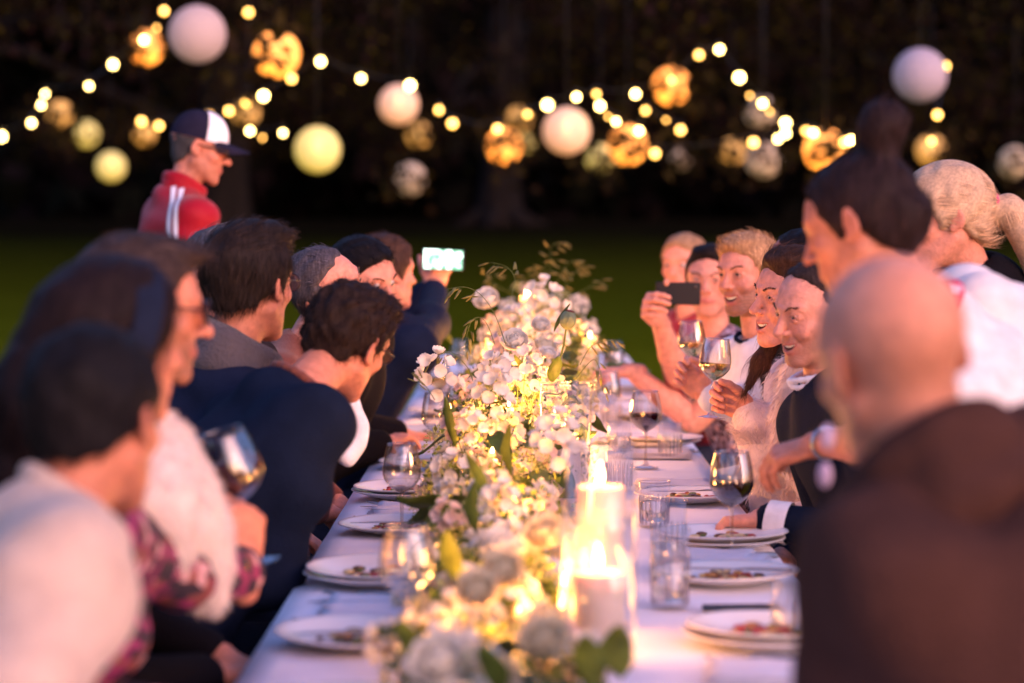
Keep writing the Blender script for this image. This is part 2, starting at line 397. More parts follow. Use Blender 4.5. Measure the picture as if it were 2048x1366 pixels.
def head_sdf(h, neck_local, female=False, mouth='closed', jaw=1.0, fat=0.0, nose=1.0):
    nl = np.array(neck_local)
    lo = np.minimum([-0.10, -0.14, -0.16], nl - 0.075); hi = np.maximum([0.10, 0.15, 0.14], nl + 0.075)
    S = SDF(lo, hi, h); U = S
    U.ell((0, -0.014, 0.036), (0.077, 0.098, 0.084), 0)
    U.ell((0, 0.028, 0.02), (0.066, 0.064, 0.075), 0.02)                       # forehead / mid face
    jw = jaw * (0.94 if female else 1.0)
    U.ell((0, 0.030, -0.045), (0.058 * jw + fat, 0.060, 0.062), 0.025)          # lower face
    for sx in (-1, 1):
        U.cap((sx * 0.056 * jw, -0.004, -0.045), (sx * 0.022, 0.070, -0.098), 0.017 + fat, 0.015 + fat * .5, 0.025)   # jaw line
        U.ell((sx * 0.040, 0.058, -0.018), (0.024, 0.020, 0.018), 0.018)        # cheekbone
        U.cap((sx * 0.010, 0.087, 0.030), (sx * 0.046, 0.070, 0.032), 0.010 if not female else 0.008, 0.008, 0.014)   # brow
    U.ell((0, 0.078, -0.098), (0.022 if not female else 0.017, 0.017, 0.018), 0.018)   # chin
    U.ell((0, 0.070, -0.058), (0.032, 0.024, 0.026), 0.02)                      # muzzle
    # neck
    U.cap((0, -0.022, -0.045), nl, 0.050 if not female else 0.044, 0.056 if not female else 0.047, 0.03)
    # eye sockets
    for sx in (-1, 1):
        S.ell((sx * 0.032, 0.098, 0.011), (0.017, 0.016, 0.0115), 0.012, 's')
    # nose
    n_ = nose
    U.cap((0, 0.086, 0.022), (0, 0.100 + 0.004 * n_, -0.012), 0.0075, 0.0085, 0.012)
    U.cap((0, 0.099, -0.008), (0, 0.108 + 0.005 * n_, -0.023), 0.0085, 0.0105 * n_, 0.008)
    for sx in (-1, 1):
        U.ell((sx * 0.0125, 0.098, -0.027), (0.0075, 0.010, 0.0065), 0.006)
        S.ell((sx * 0.0065, 0.107, -0.0335), (0.0035, 0.005, 0.0035), 0.003, 's')
    # lids round the eyeballs
    if h < 0.005:
        for sx in (-1, 1):
            ec = np.array((sx * 0.0315, 0.0758, 0.011))
            S.ell(ec + np.array((sx * 0.0135, -0.004, 0)), (0.0060, 0.0105, 0.0085), 0.004)
            S.ell(ec + np.array((-sx * 0.0130, 0.0070, -0.001)), (0.0050, 0.0070, 0.0065), 0.004)
            for up in (1, -1):
                pts = []
                for t in np.linspace(-1, 1, 7):
                    zz = (0.0062 if up > 0 else -0.0042) * (1 - t * t)
                    xx = t * 0.0118; yy = math.sqrt(max(0.0134 ** 2 - xx * xx - zz * zz, 1e-6))
                    pts.append(ec + np.array((xx, yy - 0.0008, zz)))
                S.path(pts, [0.0019 if up > 0 else 0.0015] * 7, 0.0025)
            # skin above and below the lids
            S.ell(ec + np.array((0, 0.0002, 0.0106)), (0.0140, 0.0130, 0.0050), 0.004)
            S.ell(ec + np.array((0, 0.0002, -0.0092)), (0.0135, 0.0126, 0.0050), 0.004)
    # mouth
    smile = mouth in ('smile', 'open')
    cz, cw = (-0.0450, 0.036) if smile else (-0.0595, 0.025)
    mz = -0.0575
    def arc(z0, n=7, yoff=0.0):
        out = []
        for t in np.linspace(-1, 1, n):
            a = abs(t)
            out.append((t * cw, 0.0955 + yoff - (0.0190 if smile else 0.017) * a ** 1.9, z0 * (1 - a ** 2) + cz * a ** 2))
        return out
    if smile:
        op = 0.0085 if mouth == 'open' else 0.005
        md = -0.0650 if mouth == 'open' else -0.0625
        S.path(arc(md, 9, 0.002), [0.0008, 0.003, 0.0055, 0.0072, 0.0076, 0.0072, 0.0055, 0.003, 0.0008], 0.003, 's')
        S.path(arc(md, 9, -0.008), [0.0008, 0.003, 0.0055, 0.0072, 0.0076, 0.0072, 0.0055, 0.003, 0.0008], 0.003, 's')
        S.path(arc(-0.0545), [0.0018, 0.0028, 0.0030, 0.0026, 0.0030, 0.0028, 0.0018], 0.004)
        S.path(arc(-0.0765 if mouth == 'open' else -0.072, yoff=-0.001), [0.0018, 0.0032, 0.0042, 0.0044, 0.0042, 0.0032, 0.0018], 0.004)
        for sx in (-1, 1):       # raised cheeks and smile crease
            S.ell((sx * 0.040, 0.070, -0.030), (0.019, 0.015, 0.016), 0.010)
            S.path([(sx * 0.020, 0.098, -0.028), (sx * 0.033, 0.089, -0.042), (sx * 0.040, 0.077, -0.058)], [0.0008, 0.0018, 0.0008], 0.009, 's')
    else:
        S.path(arc(-0.0555), [0.0015, 0.0030, 0.0036, 0.0032, 0.0036, 0.0030, 0.0015], 0.005)
        S.path(arc(-0.0635), [0.0015, 0.0034, 0.0044, 0.0046, 0.0044, 0.0034, 0.0015], 0.005)
        if h < 0.004: S.path(arc(-0.0592, yoff=0.004), [0.0008] * 7, 0.002, 's')
    # ears
    for sx in (-1, 1):
        R = np.array(Matrix.Rotation(sx * 0.35, 3, 'Z') @ Matrix.Rotation(-0.18, 3, 'X'))
        S.ell((sx * 0.081, -0.012, 0.002), (0.0065, 0.018, 0.031), 0.006, R=R)
        S.ell((sx * 0.0885, -0.008, 0.006), (0.005, 0.010, 0.019), 0.004, 's', R=R)
        S.ell((sx * 0.078, 0.000, -0.022), (0.0055, 0.009, 0.011), 0.006)
    return S

def head_cols(v, skin, female, stubble, mouth, lip=(0.42, 0.10, 0.09)):
    c = np.ones((len(v), 3)) * np.array(skin) * np.array((1.04, 0.86, 0.80))
    def mix(w, col): nonlocal c; w = np.clip(w, 0, 1)[:, None]; c = c * (1 - w) + np.array(col) * w
    for sx in (-1, 1):
        mix(0.35 * gauss(v, (sx * 0.045, 0.07, -0.025), 0.02), (0.55, 0.17, 0.12))
        mix(0.5 * gauss(v, (sx * 0.084, -0.01, 0.0), (0.012, 0.02, 0.03)), (0.55, 0.17, 0.11))
        mix(0.35 * gauss(v, (sx * 0.032, 0.09, 0.008), (0.016, 0.012, 0.010)), (0.22, 0.09, 0.07))
    mix(0.4 * gauss(v, (0, 0.113, -0.022), 0.014), (0.52, 0.16, 0.11))
    smile = mouth in ('smile', 'open')
    if stubble:
        w = (1 / (1 + np.exp((v[:, 2] + 0.035 - 0.35 * np.clip(0.06 - v[:, 1], 0, 0.1)) * 160))) * (v[:, 1] > -0.03) * (v[:, 2] > -0.125)
        w = w * (0.75 + 0.25 * np.sin(v[:, 0] * 900) * np.sin(v[:, 2] * 1100 + v[:, 1] * 700))
        mix(stubble * w, (0.10, 0.055, 0.04))
    for sx in (-1, 1):
        dx = (v[:, 0] - sx * 0.0315) / 0.0118; zl = 0.011 + 0.0062 * (1 - dx * dx)
        mix(0.6 * np.exp(-((v[:, 2] - zl + 0.0004) / 0.0014) ** 2) * (np.abs(dx) < 1.05) * (v[:, 1] > 0.07), (0.05, 0.028, 0.022))
    z0 = -0.0555 if not smile else -0.0545
    w = np.maximum(gauss(v, (0, 0.098, z0 - 0.003), (0.017, 0.02, 0.0062)), 0)
    for sx in (-1, 1): w = np.maximum(w, gauss(v, (sx * 0.020, 0.090, -0.056 if smile else -0.060), (0.008, 0.02, 0.005)))
    if smile: w = np.maximum(w, gauss(v, (0, 0.097, -0.0765), (0.016, 0.02, 0.0045)))
    mix(0.9 * w * (v[:, 1] > 0.075), lip)
    if smile: mix(np.clip(1.6 * gauss(v, (0, 0.074, -0.062), (0.024, 0.010, 0.009)), 0, 1) * (v[:, 1] < 0.0905 - 0.017 * (np.abs(v[:, 0]) / 0.033) ** 2), (0.07, 0.010, 0.010))
    return c

HAIR_KEEP = {
    # returns distance-like field: negative = hair allowed
    'short': lambda X, Y, Z: np.maximum(Y - (0.022 + np.clip(Z - 0.005, 0, 1) * 0.62 + 0 * X), -(Z - np.where(Y > -0.015, -0.012, -0.012 + (Y + 0.015) * 0.62))),
    'receding': lambda X, Y, Z: np.maximum(Y - (0.018 + np.clip(Z - 0.02, 0, 1) * 0.55 - np.clip(np.abs(X) - 0.02, 0, 1) * 0.25 * (Z > 0.06)), -(Z - np.where(Y > -0.015, -0.012, -0.012 + (Y + 0.015) * 1.05))),
    'high': lambda X, Y, Z: np.maximum(Y - (0.008 + np.clip(Z - 0.02, 0, 1) * 0.55 - np.clip(np.abs(X) - 0.02, 0, 1) * 0.2 * (Z > 0.06)), -(Z - np.where(Y > -0.02, -0.012, -0.012 + (Y + 0.02) * 0.62))),
    'bald': lambda X, Y, Z: np.maximum(np.maximum(Y + 0.0 * X, Z - 0.03), -(Z - np.where(Y > -0.015, -0.01, -0.012 + (Y + 0.015) * 1.05))),
    'woman': lambda X, Y, Z: np.maximum(Y - (0.030 + np.clip(Z - 0.0, 0, 1) * 0.50), -(Z - np.where(Y > -0.02, -0.02, -0.02 + (Y + 0.02) * 1.3))),
}

def local_pts(R, H, pts): return [tuple(R.transposed() @ (Vector(p) - H)) for p in pts]

def hand_mesh(W, d, n, side, curls=(25, 25, 25, 30), joint=(1.0, 0.9, 0.6), spread=4, thumb=(0.55, 0.75, -0.35), tcurl=20, h=0.005, sc=1.0, forearm=None):
    """W wrist, d palm direction, n back-of-hand normal, side +1 right hand, -1 left hand"""
    y = Vector(d).normalized(); z = Vector(n); z = (z - y * z.dot(y)).normalized(); x = y.cross(z)
    R = Matrix((x, y, z)).transposed(); W = Vector(W)
    tx = -side                       # thumb side in local x
    S = SDF((-0.12, -0.06, -0.14), (0.12, 0.21, 0.08), h)
    knx = [0.030, 0.010, -0.010, -0.028]     # index..little, measured towards the thumb
    kny = [0.090, 0.094, 0.089, 0.080]
    lens = [0.072, 0.080, 0.074, 0.058]; rad = [0.0092, 0.0095, 0.0090, 0.0080]
    S.ell((0, 0.045, -0.002), (0.037, 0.050, 0.014), 0)
    S.ell((tx * 0.024, 0.030, -0.010), (0.017, 0.030, 0.015), 0.012)
    S.cap((0, -0.03, 0), (0, 0.012, 0), 0.024, 0.026, 0.012)
    tips = []
    for i in range(4):
        kx = tx * knx[i]; k = np.array((kx, kny[i], 0.001))
        S.cap((kx * 0.5, 0.02, 0), k, 0.011, rad[i] + 0.0012, 0.010)
        ang = 0.0; p = k.copy(); sp = math.radians(spread * (1.5 - i)) * tx
        pr = rad[i]
        for j, fr in enumerate((0.46, 0.30, 0.24)):
            ang += math.radians(curls[i]) * joint[j]
            dv = np.array((math.sin(sp) * math.cos(ang), math.cos(sp) * math.cos(ang), -math.sin(ang)))
            q = p + dv * lens[i] * fr; r2 = pr * 0.91
            S.cap(p, q, pr, r2, 0.0035 if j else 0.006); p, pr = q, r2
        tips.append((p, dv))
    p = np.array((tx * 0.026, 0.022, -0.006)); dv = np.array((tx * thumb[0], thumb[1], thumb[2])); dv /= np.linalg.norm(dv)
    pr = 0.0135
    for j, L in enumerate((0.040, 0.033, 0.026)):
        q = p + dv * L; S.cap(p, q, pr, pr * 0.87, 0.006); p, pr = q, pr * 0.87
        a = math.radians(tcurl); ax = np.array((0, 0, -1)) * 0.3 + np.array((-tx, 0.3, 0)) * 0.7
        dv = dv * math.cos(a) + ax / np.linalg.norm(ax) * math.sin(a); dv /= np.linalg.norm(dv)
    tips.append((p, dv))
    v, q = S.net()
    Rn = np.array(R)
    vw = (v * sc) @ Rn.T + np.array(W)
    nrm = [(Vector(t[0] * sc), Vector(t[1])) for t in tips]
    tipsw = [(W + R @ a, (R @ b).normalized()) for a, b in nrm]
    return vw, q, tipsw, R

def limb_mesh(a, b, ra, rb, h=0.008):
    a = np.array(a); b = np.array(b); m = max(ra, rb) + 0.02
    S = SDF(np.minimum(a, b) - m, np.maximum(a, b) + m, h)
    mid = a * 0.62 + b * 0.38
    S.cap(a, mid, ra, ra * 0.98, 0); S.cap(mid, b, ra * 0.98, rb, 0.01)
    return S.net()

def ik(S, W, l1, l2, pole):
    d = W - S; L = d.length; L = min(L, (l1 + l2) * 0.995); dn = d.normalized()
    a = (l1 * l1 - l2 * l2 + L * L) / (2 * L); hh = math.sqrt(max(l1 * l1 - a * a, 0))
    pl = Vector(pole); pl = (pl - dn * pl.dot(dn)).normalized()
    return S + dn * a + pl * hh, S + dn * L

def ribbons(base, nrm, flow, length, width, nseg=5, lift=0.25, curl=0.0, droop=0.0, hug=0.0, col=(0.05, 0.03, 0.02), cvar=0.35, rs=rng, grav=None, jit=0.12):
    """thin tapered strands rooted at base points"""
    n = len(base)
    f = flow - nrm * (flow * nrm).sum(1)[:, None] * 0.85
    f /= np.linalg.norm(f, axis=1)[:, None] + 1e-9
    f = f + nrm * lift + rs.normal(0, jit, (n, 3)); f /= np.linalg.norm(f, axis=1)[:, None] + 1e-9
    L = length * rs.uniform(0.6, 1.25, n); side = np.cross(f, nrm + rs.normal(0, 0.5, (n, 3))); side /= np.linalg.norm(side, axis=1)[:, None] + 1e-9
    ph = rs.uniform(0, 6.28, n); verts = []; p = base.copy(); dv = f.copy()
    for s_ in range(nseg + 1):
        t = s_ / nseg; w = width * (1 - t) ** 0.7 * 0.5 + 0.00008
        verts.append(p - side * w); verts.append(p + side * w)
        g = np.array(grav if grav is not None else (0, 0, -1.0))
        dv = dv + g * droop / nseg - nrm * hug / nseg + curl * (np.cos(ph + t * 7)[:, None] * side + np.sin(ph + t * 7)[:, None] * nrm) / nseg
        dv /= np.linalg.norm(dv, axis=1)[:, None] + 1e-9
        p = p + dv * (L / nseg)[:, None]
    V = np.stack(verts, 1)                                   # n, 2(nseg+1), 3
    m = 2 * (nseg + 1)
    q = np.array([(2 * i, 2 * i + 1, 2 * i + 3, 2 * i + 2) for i in range(nseg)])
    Q = (np.arange(n)[:, None, None] * m + q[None]).reshape(-1, 4)
    k = rs.uniform(1 - cvar, 1 + cvar, n) * np.where(rs.random(n) < (0.16 if cvar > 0.4 else 0), 2.2, 1)
    c = np.repeat(np.array(col)[None] * k[:, None], m, 0)
    return V.reshape(-1, 3), Q, c

def join_parts(parts):
    vs, fs, cs = [], [], []; o = 0
    for v, f, c in parts:
        vs.append(v); fs.append(f + o); cs.append(c if np.ndim(c) == 2 else np.repeat(np.array(c)[None], len(v), 0)); o += len(v)
    return np.concatenate(vs), np.concatenate(fs), np.concatenate(cs)

def sample_surface(v, q, n, mask=None):
    nr = vnormals(v, q); idx = rng.integers(0, len(q), n * 3)
    w = rng.dirichlet((1, 1, 1, 1), len(idx)); b = (v[q[idx]] * w[:, :, None]).sum(1); nn = (nr[q[idx]] * w[:, :, None]).sum(1)
    nn /= np.linalg.norm(nn, axis=1)[:, None] + 1e-9
    if mask is not None:
        m = mask(b, nn); b, nn = b[m], nn[m]
    return b[:n], nn[:n]

def child_mesh(root, name, v, f, m, cols=None):
    return link(name, mk_mesh(name, np.asarray(v) - np.array(root.location), np.asarray(f), m, cols), root)

def mb_child(root, name, mb, m):
    o = np.array(root.location); mb.v = [tuple(np.array(x) - o) for x in mb.v]; return link(name, mb.mesh(name, m), root)

def person(label, head, yaw, pit=0, roll=0, hip=None, body_yaw=None, female=False, skin=(0.54, 0.25, 0.165), hs=0.965,
           mouth='closed', jaw=1.0, stubble=0.0, hair='short', hair_col=(0.035, 0.02, 0.014), hair_t=0.012, hair_noise=(0.004, 70), hair_extra=(),
           strands=(600, 0.035, 0.0012), flow=(0, -0.4, -0.9), curl=0.0, lift=0.25, top=('garment', 'black_cloth', 0.014), bulk=0.0, sleeves='long',
           Rw=None, Lw=None, Rhand=None, Lhand=None, Rpole=None, Lpole=None, stand=False, h=0.0045, neck=None, fold=0.006, gh=0.0095,
           eyes=False, collar=None, legs=True, leg_mat='trousers', hair_mat='hair', sw=None, brow_col=None, nose=1.0, fur=None, cap_only=False, iris=(0.06, 0.05, 0.04), top_h=0.0):
    H = Vector(head); R = rot_head(yaw, pit, roll)
    by = math.radians(yaw if body_yaw is None else body_yaw)
    rt = Vector((math.cos(by), -math.sin(by), 0)); fw = Vector((math.sin(by), math.cos(by), 0))
    hip = Vector(hip); N = Vector(neck) if neck is not None else H + R @ Vector((0, -0.03, -0.11)) * hs + Vector((0, 0, -0.06)) + (hip - H).normalized() * 0.02
    if max(hair_col) < 0.2: hair_col = tuple(c * 0.55 for c in hair_col)
    root = thing('person', label, 'woman' if female else 'man', (hip.x, hip.y, 0)); root['category'] = 'person'
    O = np.array(root.location)
    # ---------------- body: head with neck, hands, forearms
    nl = (R.transposed() @ (N + (hip - N).normalized() * 0.03 - H)) / hs
    S = head_sdf(h, tuple(nl), female, mouth, jaw, nose=nose)
    hv, hq = S.net(); hcol = head_cols(hv, skin, female, stubble, mouth)
    if hair == 'shaved':
        w_ = (0.42 / (1 + np.exp((hv[:, 2] - 0.035) * 55)) / (1 + np.exp((hv[:, 1] - 0.015) * 120)) * (hv[:, 2] > -0.09))[:, None]; hcol = hcol * (1 - w_) + np.array((0.12, 0.062, 0.04)) * w_
    Rn = np.array(R)
    hw = (hv * hs) @ Rn.T + np.array(H)
    parts = [(hw, hq, hcol)]
    # ---------------- torso frame
    sw = sw or (0.175 if female else 0.195)
    up = (N - hip).normalized(); f2 = (fw - up * fw.dot(up)).normalized(); r2 = f2.cross(up)
    TR = np.array(Matrix((r2, f2, up)).transposed()); T = (N - hip).length
    SR = N - up * 0.078 + r2 * sw; SL = N - up * 0.078 - r2 * sw
    b = bulk
    lim = []
    for side, Wt, pole in ((1, Rw, Rpole), (-1, Lw, Lpole)):
        Sh = SR if side > 0 else SL
        if Wt is None:
            Wt = (hip + fw * 0.36 + rt * side * 0.10 + Vector((0, 0, 0.20))) if not stand else (Sh + Vector((0, 0, -0.52)) + fw * 0.08)
        pl = Vector(pole) if pole is not None else (Vector((0, 0, -1)) - fw * 0.5 + rt * side * 0.35)
        E, Wq = ik(Sh, Vector(Wt), 0.30, 0.265, pl); lim.append((Sh, E, Wq, side))
    lo = np.min([list(hip), list(N), *[list(p) for l in lim for p in l[:3]]], 0) - 0.28
    hi = np.max([list(hip), list(N), *[list(p) for l in lim for p in l[:3]]], 0) + 0.28
    G = SDF(lo, hi, gh)
    G.ell(hip + up * 0.02, (0.165 + b, 0.135 + b, 0.13), 0, R=TR)
    G.ell(hip + up * T * 0.38, (0.145 + b, 0.112 + b, 0.19), 0.06, R=TR)
    G.ell(hip + up * T * 0.70, (0.168 + b, 0.118 + b, 0.20), 0.06, R=TR)
    if female: 
        for sx in (-1, 1): G.ell(hip + up * T * 0.66 + r2 * sx * 0.07 + f2 * 0.09, (0.06, 0.055, 0.06), 0.04, R=TR)
    for s_ in (SR, SL):
        G.cap(N - up * 0.035 - f2 * 0.012, s_, 0.056 + b * .6, 0.062 + b * .6, 0.05)
        G.cap(hip + up * T * 0.62, s_ - up * 0.02, 0.10 + b, 0.06 + b * .6, 0.05)
    hc = skin
    for (Sh, E, Wq, side) in lim:
        end = 0.93 if sleeves == 'long' else 0.0
        if sleeves == 'long':
            G.path([Sh, E, E.lerp(Wq, end)], [0.060 + b * .7, 0.047 + b * .6, 0.036 + b * .5], 0.03)
        else:
            G.path([Sh, Sh.lerp(E, 0.62)], [0.060 + b, 0.054 + b], 0.03)
    if top_h: pass
    G.disp(folds(fold, 1.0, (hip.x * 13 + hip.y * 7) % 6))
    # neck opening
    G.ell(N + up * 0.035 + f2 * 0.015, (0.060, 0.062, 0.05), 0.012, 's', R=TR)
    gv, gq = G.net()
    child_mesh(root, top[0], gv, gq, M[top[1]])
    if fur:
        cnt, ln, wd, fc = fur
        bs, nn = sample_surface(gv, gq, cnt)
        fl = np.tile(np.array((0, 0, -1.0)), (len(bs), 1)) + rng.normal(0, 0.5, (len(bs), 3))
        rv, rq, rc = ribbons(bs, nn, fl, ln, wd, 3, 0.8, 0.5, 0.3, 0.0, fc, 0.12)
        child_mesh(root, 'fur', rv, rq, M['hair_light'], rc)
    # arms and hands belong to the body
    for (Sh, E, Wq, side) in lim:
        spec = Rhand if side > 0 else Lhand
        dn = (Wq - E).normalized()
        if spec is None: spec = dict(d=dn, n=Vector((0, 0, 1)), h=0.007)
        spec = dict(spec)
        if spec.get('skip'): continue
        hvv, hqq, tips, HR = hand_mesh(Wq, spec.pop('d', dn), spec.pop('n', Vector((0, 0, 1))), side, **{k_: x_ for k_, x_ in spec.items() if k_ not in ('nails',)})
        parts.append((hvv, hqq, np.array(hc) * np.array((1.04, 0.86, 0.80)) * np.ones((len(hvv), 1))))
        hl = 0.012 if sleeves == 'long' else 0.008
        fv, fq = limb_mesh(E, Wq, 0.043 if not female else 0.037, 0.027 if not female else 0.023, hl)
        parts.append((fv, fq, np.array(hc) * np.array((1.04, 0.86, 0.80)) * np.ones((len(fv), 1))))
        if sleeves != 'long':
            fv, fq = limb_mesh(Sh.lerp(E, 0.3), E, 0.050 if not female else 0.042, 0.043 if not female else 0.037, 0.01)
            parts.append((fv, fq, np.array(hc) * np.array((1.04, 0.86, 0.80)) * np.ones((len(fv), 1))))
        if 'nails' in spec:
            for (tp, td) in tips:
                mb = MB(); zz = (HR @ Vector((0, 0, 1)))
                nd = (zz - td * zz.dot(td)).normalized()
                m3 = Matrix((td.cross(nd), td, nd)).transposed()
                mb.ball(tp + nd * 0.0062 - td * 0.001, (0.0048, 0.0068, 0.0014), 10, 6, m3); mb_child(root, 'fingernail', mb, M['nail'])
    I = SDF(lo, hi, 0.018)
    I.ell(hip + up * 0.02, (0.135, 0.105, 0.11), 0, R=TR); I.ell(hip + up * T * 0.38, (0.115, 0.082, 0.17), 0.05, R=TR); I.ell(hip + up * T * 0.68, (0.138, 0.088, 0.16), 0.05, R=TR)
    I.cap(hip + up * T * 0.7, N - up * 0.02, 0.07, 0.042, 0.04)
    for (Sh, E, Wq, side) in lim:
        I.cap(hip + up * T * 0.7, Sh, 0.06, 0.034, 0.04); I.path([Sh, E, E.lerp(Wq, 0.8)], [0.036, 0.030, 0.022], 0.02)
    iv, iq = I.net(); parts.append((iv, iq, np.array(skin) * np.ones((len(iv), 1))))
    bv, bf, bc = join_parts(parts)
    child_mesh(root, 'body', bv, bf, M['skin'], bc)
    # ---------------- trousers, shoes
    if legs:
        if stand:
            kn = [hip + rt * s_ * 0.10 + Vector((0, 0, -hip.z + 0.50)) + fw * 0.03 for s_ in (1, -1)]
            an = [hip + rt * s_ * 0.11 + Vector((0, 0, -hip.z + 0.09)) for s_ in (1, -1)]
        else:
            kn = [hip + rt * s_ * 0.11 + fw * 0.44 + Vector((0, 0, 0.0)) for s_ in (1, -1)]
            an = [k_ + Vector((0, 0, -k_.z + 0.09)) - fw * 0.05 for k_ in kn]
        allp = np.array([list(hip)] + [list(p) for p in kn + an]); L = SDF(allp.min(0) - 0.2, allp.max(0) + 0.2, 0.018)
        for i, s_ in enumerate((1, -1)):
            L.path([hip + rt * s_ * 0.09, kn[i], an[i]], [0.095, 0.062, 0.05], 0.03)
        lv, lq = L.net(); child_mesh(root, 'trousers' if leg_mat == 'trousers' else 'skirt', lv, lq, M[leg_mat])
        for a_ in an:
            mb = MB(); c = a_ + fw * 0.06; m3 = Matrix((rt, fw, Vector((0, 0, 1)))).transposed()
            mb.ball((c.x, c.y, 0.05), (0.045, 0.135, 0.048), 12, 8, m3); mb_child(root, 'shoe', mb, M['shoe'])
    # ---------------- hair
    hair_o = None
    if hair and hair != 'shaved':
        lo = [-0.13, -0.17, -0.14]; hi = [0.13, 0.15, 0.20]
        for e in hair_extra:
            if e[0] == 'e': lo = np.minimum(lo, np.array(e[1]) - max(e[2]) - 0.02); hi = np.maximum(hi, np.array(e[1]) + max(e[2]) + 0.02)
            else: 
                for p_ in e[1]: lo = np.minimum(lo, np.array(p_) - max(e[2]) - 0.02); hi = np.maximum(hi, np.array(p_) + max(e[2]) + 0.02)
        hh = max(h, 0.004); A = SDF(lo, hi, hh); t = hair_t
        if hair == 'bald': t = min(t, 0.002)
        A.ell((0, -0.014, 0.036), (0.077 + t, 0.098 + t, 0.084 + t), 0)
        A.ell((0, 0.028, 0.02), (0.066 + t, 0.064 + t, 0.075 + t), 0.02)
        A.ell((0, -0.045, -0.03), (0.055 + t * .5, 0.045 + t * .5, 0.06), 0.03)
        A.fn(lambda X, Y, Z: HAIR_KEEP[hair](X, Y, Z) - 0.004 + 0.0035 * np.sin(130 * X + 2 * np.sin(90 * Z)) * np.sin(110 * Z + 60 * Y), 0.008 if hair == 'bald' else 0.022, 'i')
        for e in hair_extra:
            if e[0] == 'e': A.ell(e[1], e[2], 0.02)
            else: A.path(e[1], e[2], 0.02)
        if hair_noise[0]:
            a_, fr = hair_noise
            A.disp(lambda X, Y, Z: a_ * np.sin(fr * X + 3 * np.sin(fr * 0.37 * Y)) * np.sin(fr * 0.8 * Y + 2 * np.sin(fr * 0.31 * Z)) * np.sin(fr * 0.7 * Z + 1.7 * np.sin(fr * 0.4 * X)))
        if not cap_only:
            sc_ = np.array(hair_col)
        av, aq = A.net()
        cap = [((av * hs) @ Rn.T + np.array(H), aq, np.array(hair_col) * (0.75 + 0.5 * rng.random((len(av), 1))))]
        if strands and strands[0]:
            cnt, ln, wd = strands
            bs, nn = sample_surface(av, aq, cnt)
            if hair in ('short', 'receding', 'high'): bs = bs + rng.normal(0, 0.003, bs.shape)
            fl = np.array(flow) if not callable(flow) else flow(bs)
            fl = np.broadcast_to(fl, bs.shape)
            rv, rq, rc = ribbons(bs - nn * 0.002, nn, fl, ln, wd, 5, lift, curl, 0.12, min(ln / 0.085, 1.0), hair_col, 0.5, jit=0.05 if hair == 'woman' else 0.12)
            cap.append(((rv * hs) @ Rn.T + np.array(H), rq, rc))
        v_, f_, c_ = join_parts(cap); hair_o = child_mesh(root, 'hair', v_, f_, M[hair_mat], c_)
    # ---------------- eyes, brows, teeth
    if eyes:
        for sx in (-1, 1):
            mb = MB(); ec = Vector((sx * 0.0315, 0.0758, 0.011)); mb.ball((0, 0, 0), 0.0122, 32, 24, Matrix.Rotation(math.pi / 2, 3, 'X'))
            v = np.array(mb.v); gz = np.array((eyes[0], 1.0, eyes[1])); gz /= np.linalg.norm(gz); ca = (v @ gz) / 0.0122
            ir = np.where(ca > 0.965, 0, np.where(ca > 0.86, 1, 2)); c = np.array([(0.004, 0.004, 0.004), iris, (0.42, 0.36, 0.34)])[ir]
            vw = ((v + np.array(ec)) * hs) @ Rn.T + np.array(H) - O
            link('eye', mk_mesh('eye', vw, np.array(mb.f), M['eye'], c), root)
            k = 64; tt = rng.uniform(-1, 1, k)
            bs = np.stack([sx * (0.031 + tt * 0.017), 0.0925 - 0.011 * ((tt * sx * sx + 1) / 2) ** 2 - 0.003 * np.abs(tt), 0.0300 + 0.005 * (1 - (tt - 0.3) ** 2) + rng.normal(0, 0.0013, k)], 1)
            nn = np.tile(np.array((0, 1.0, 0.1)), (k, 1)); fl = np.tile(np.array((sx * 1.0, -0.3, 0.25)), (k, 1))
            # find the skin so that the brow lies on it
            bvh = BVHTree.FromPolygons([Vector(x) for x in hv], [tuple(x) for x in hq]) if sx == -1 else bvh
            for i_ in range(k):
                hit = bvh.ray_cast(Vector((bs[i_][0], 0.2, bs[i_][2])), Vector((0, -1, 0)))
                if hit[0] is not None: bs[i_] = hit[0]
            rv, rq, rc = ribbons(bs, nn, fl, 0.009, 0.0012 if not female else 0.0009, 3, 0.05, 0, 0, 0, brow_col or hair_col, 0.3)
            child_mesh(root, 'eyebrow', (rv * hs) @ Rn.T + np.array(H), rq, M['hair'], rc)
        if mouth in ('smile', 'open'):
            mb = MB()
            for i_ in range(-6, 7):
                t_ = i_ / 6 * 0.86; a_ = abs(t_); x = t_ * 0.036 * 0.93; y = 0.0915 - 0.019 * a_ ** 1.9; hgt = 0.0060 if abs(i_) < 3 else 0.0048
                mb.ball((x, y, -0.0590 * (1 - a_ ** 2) - 0.0462 * a_ ** 2), (0.0034, 0.0022, hgt), 8, 6)
            mb.v = [tuple((np.array(v) * hs) @ Rn.T + np.array(H)) for v in mb.v]; mb_child(root, 'teeth', mb, M['teeth'])
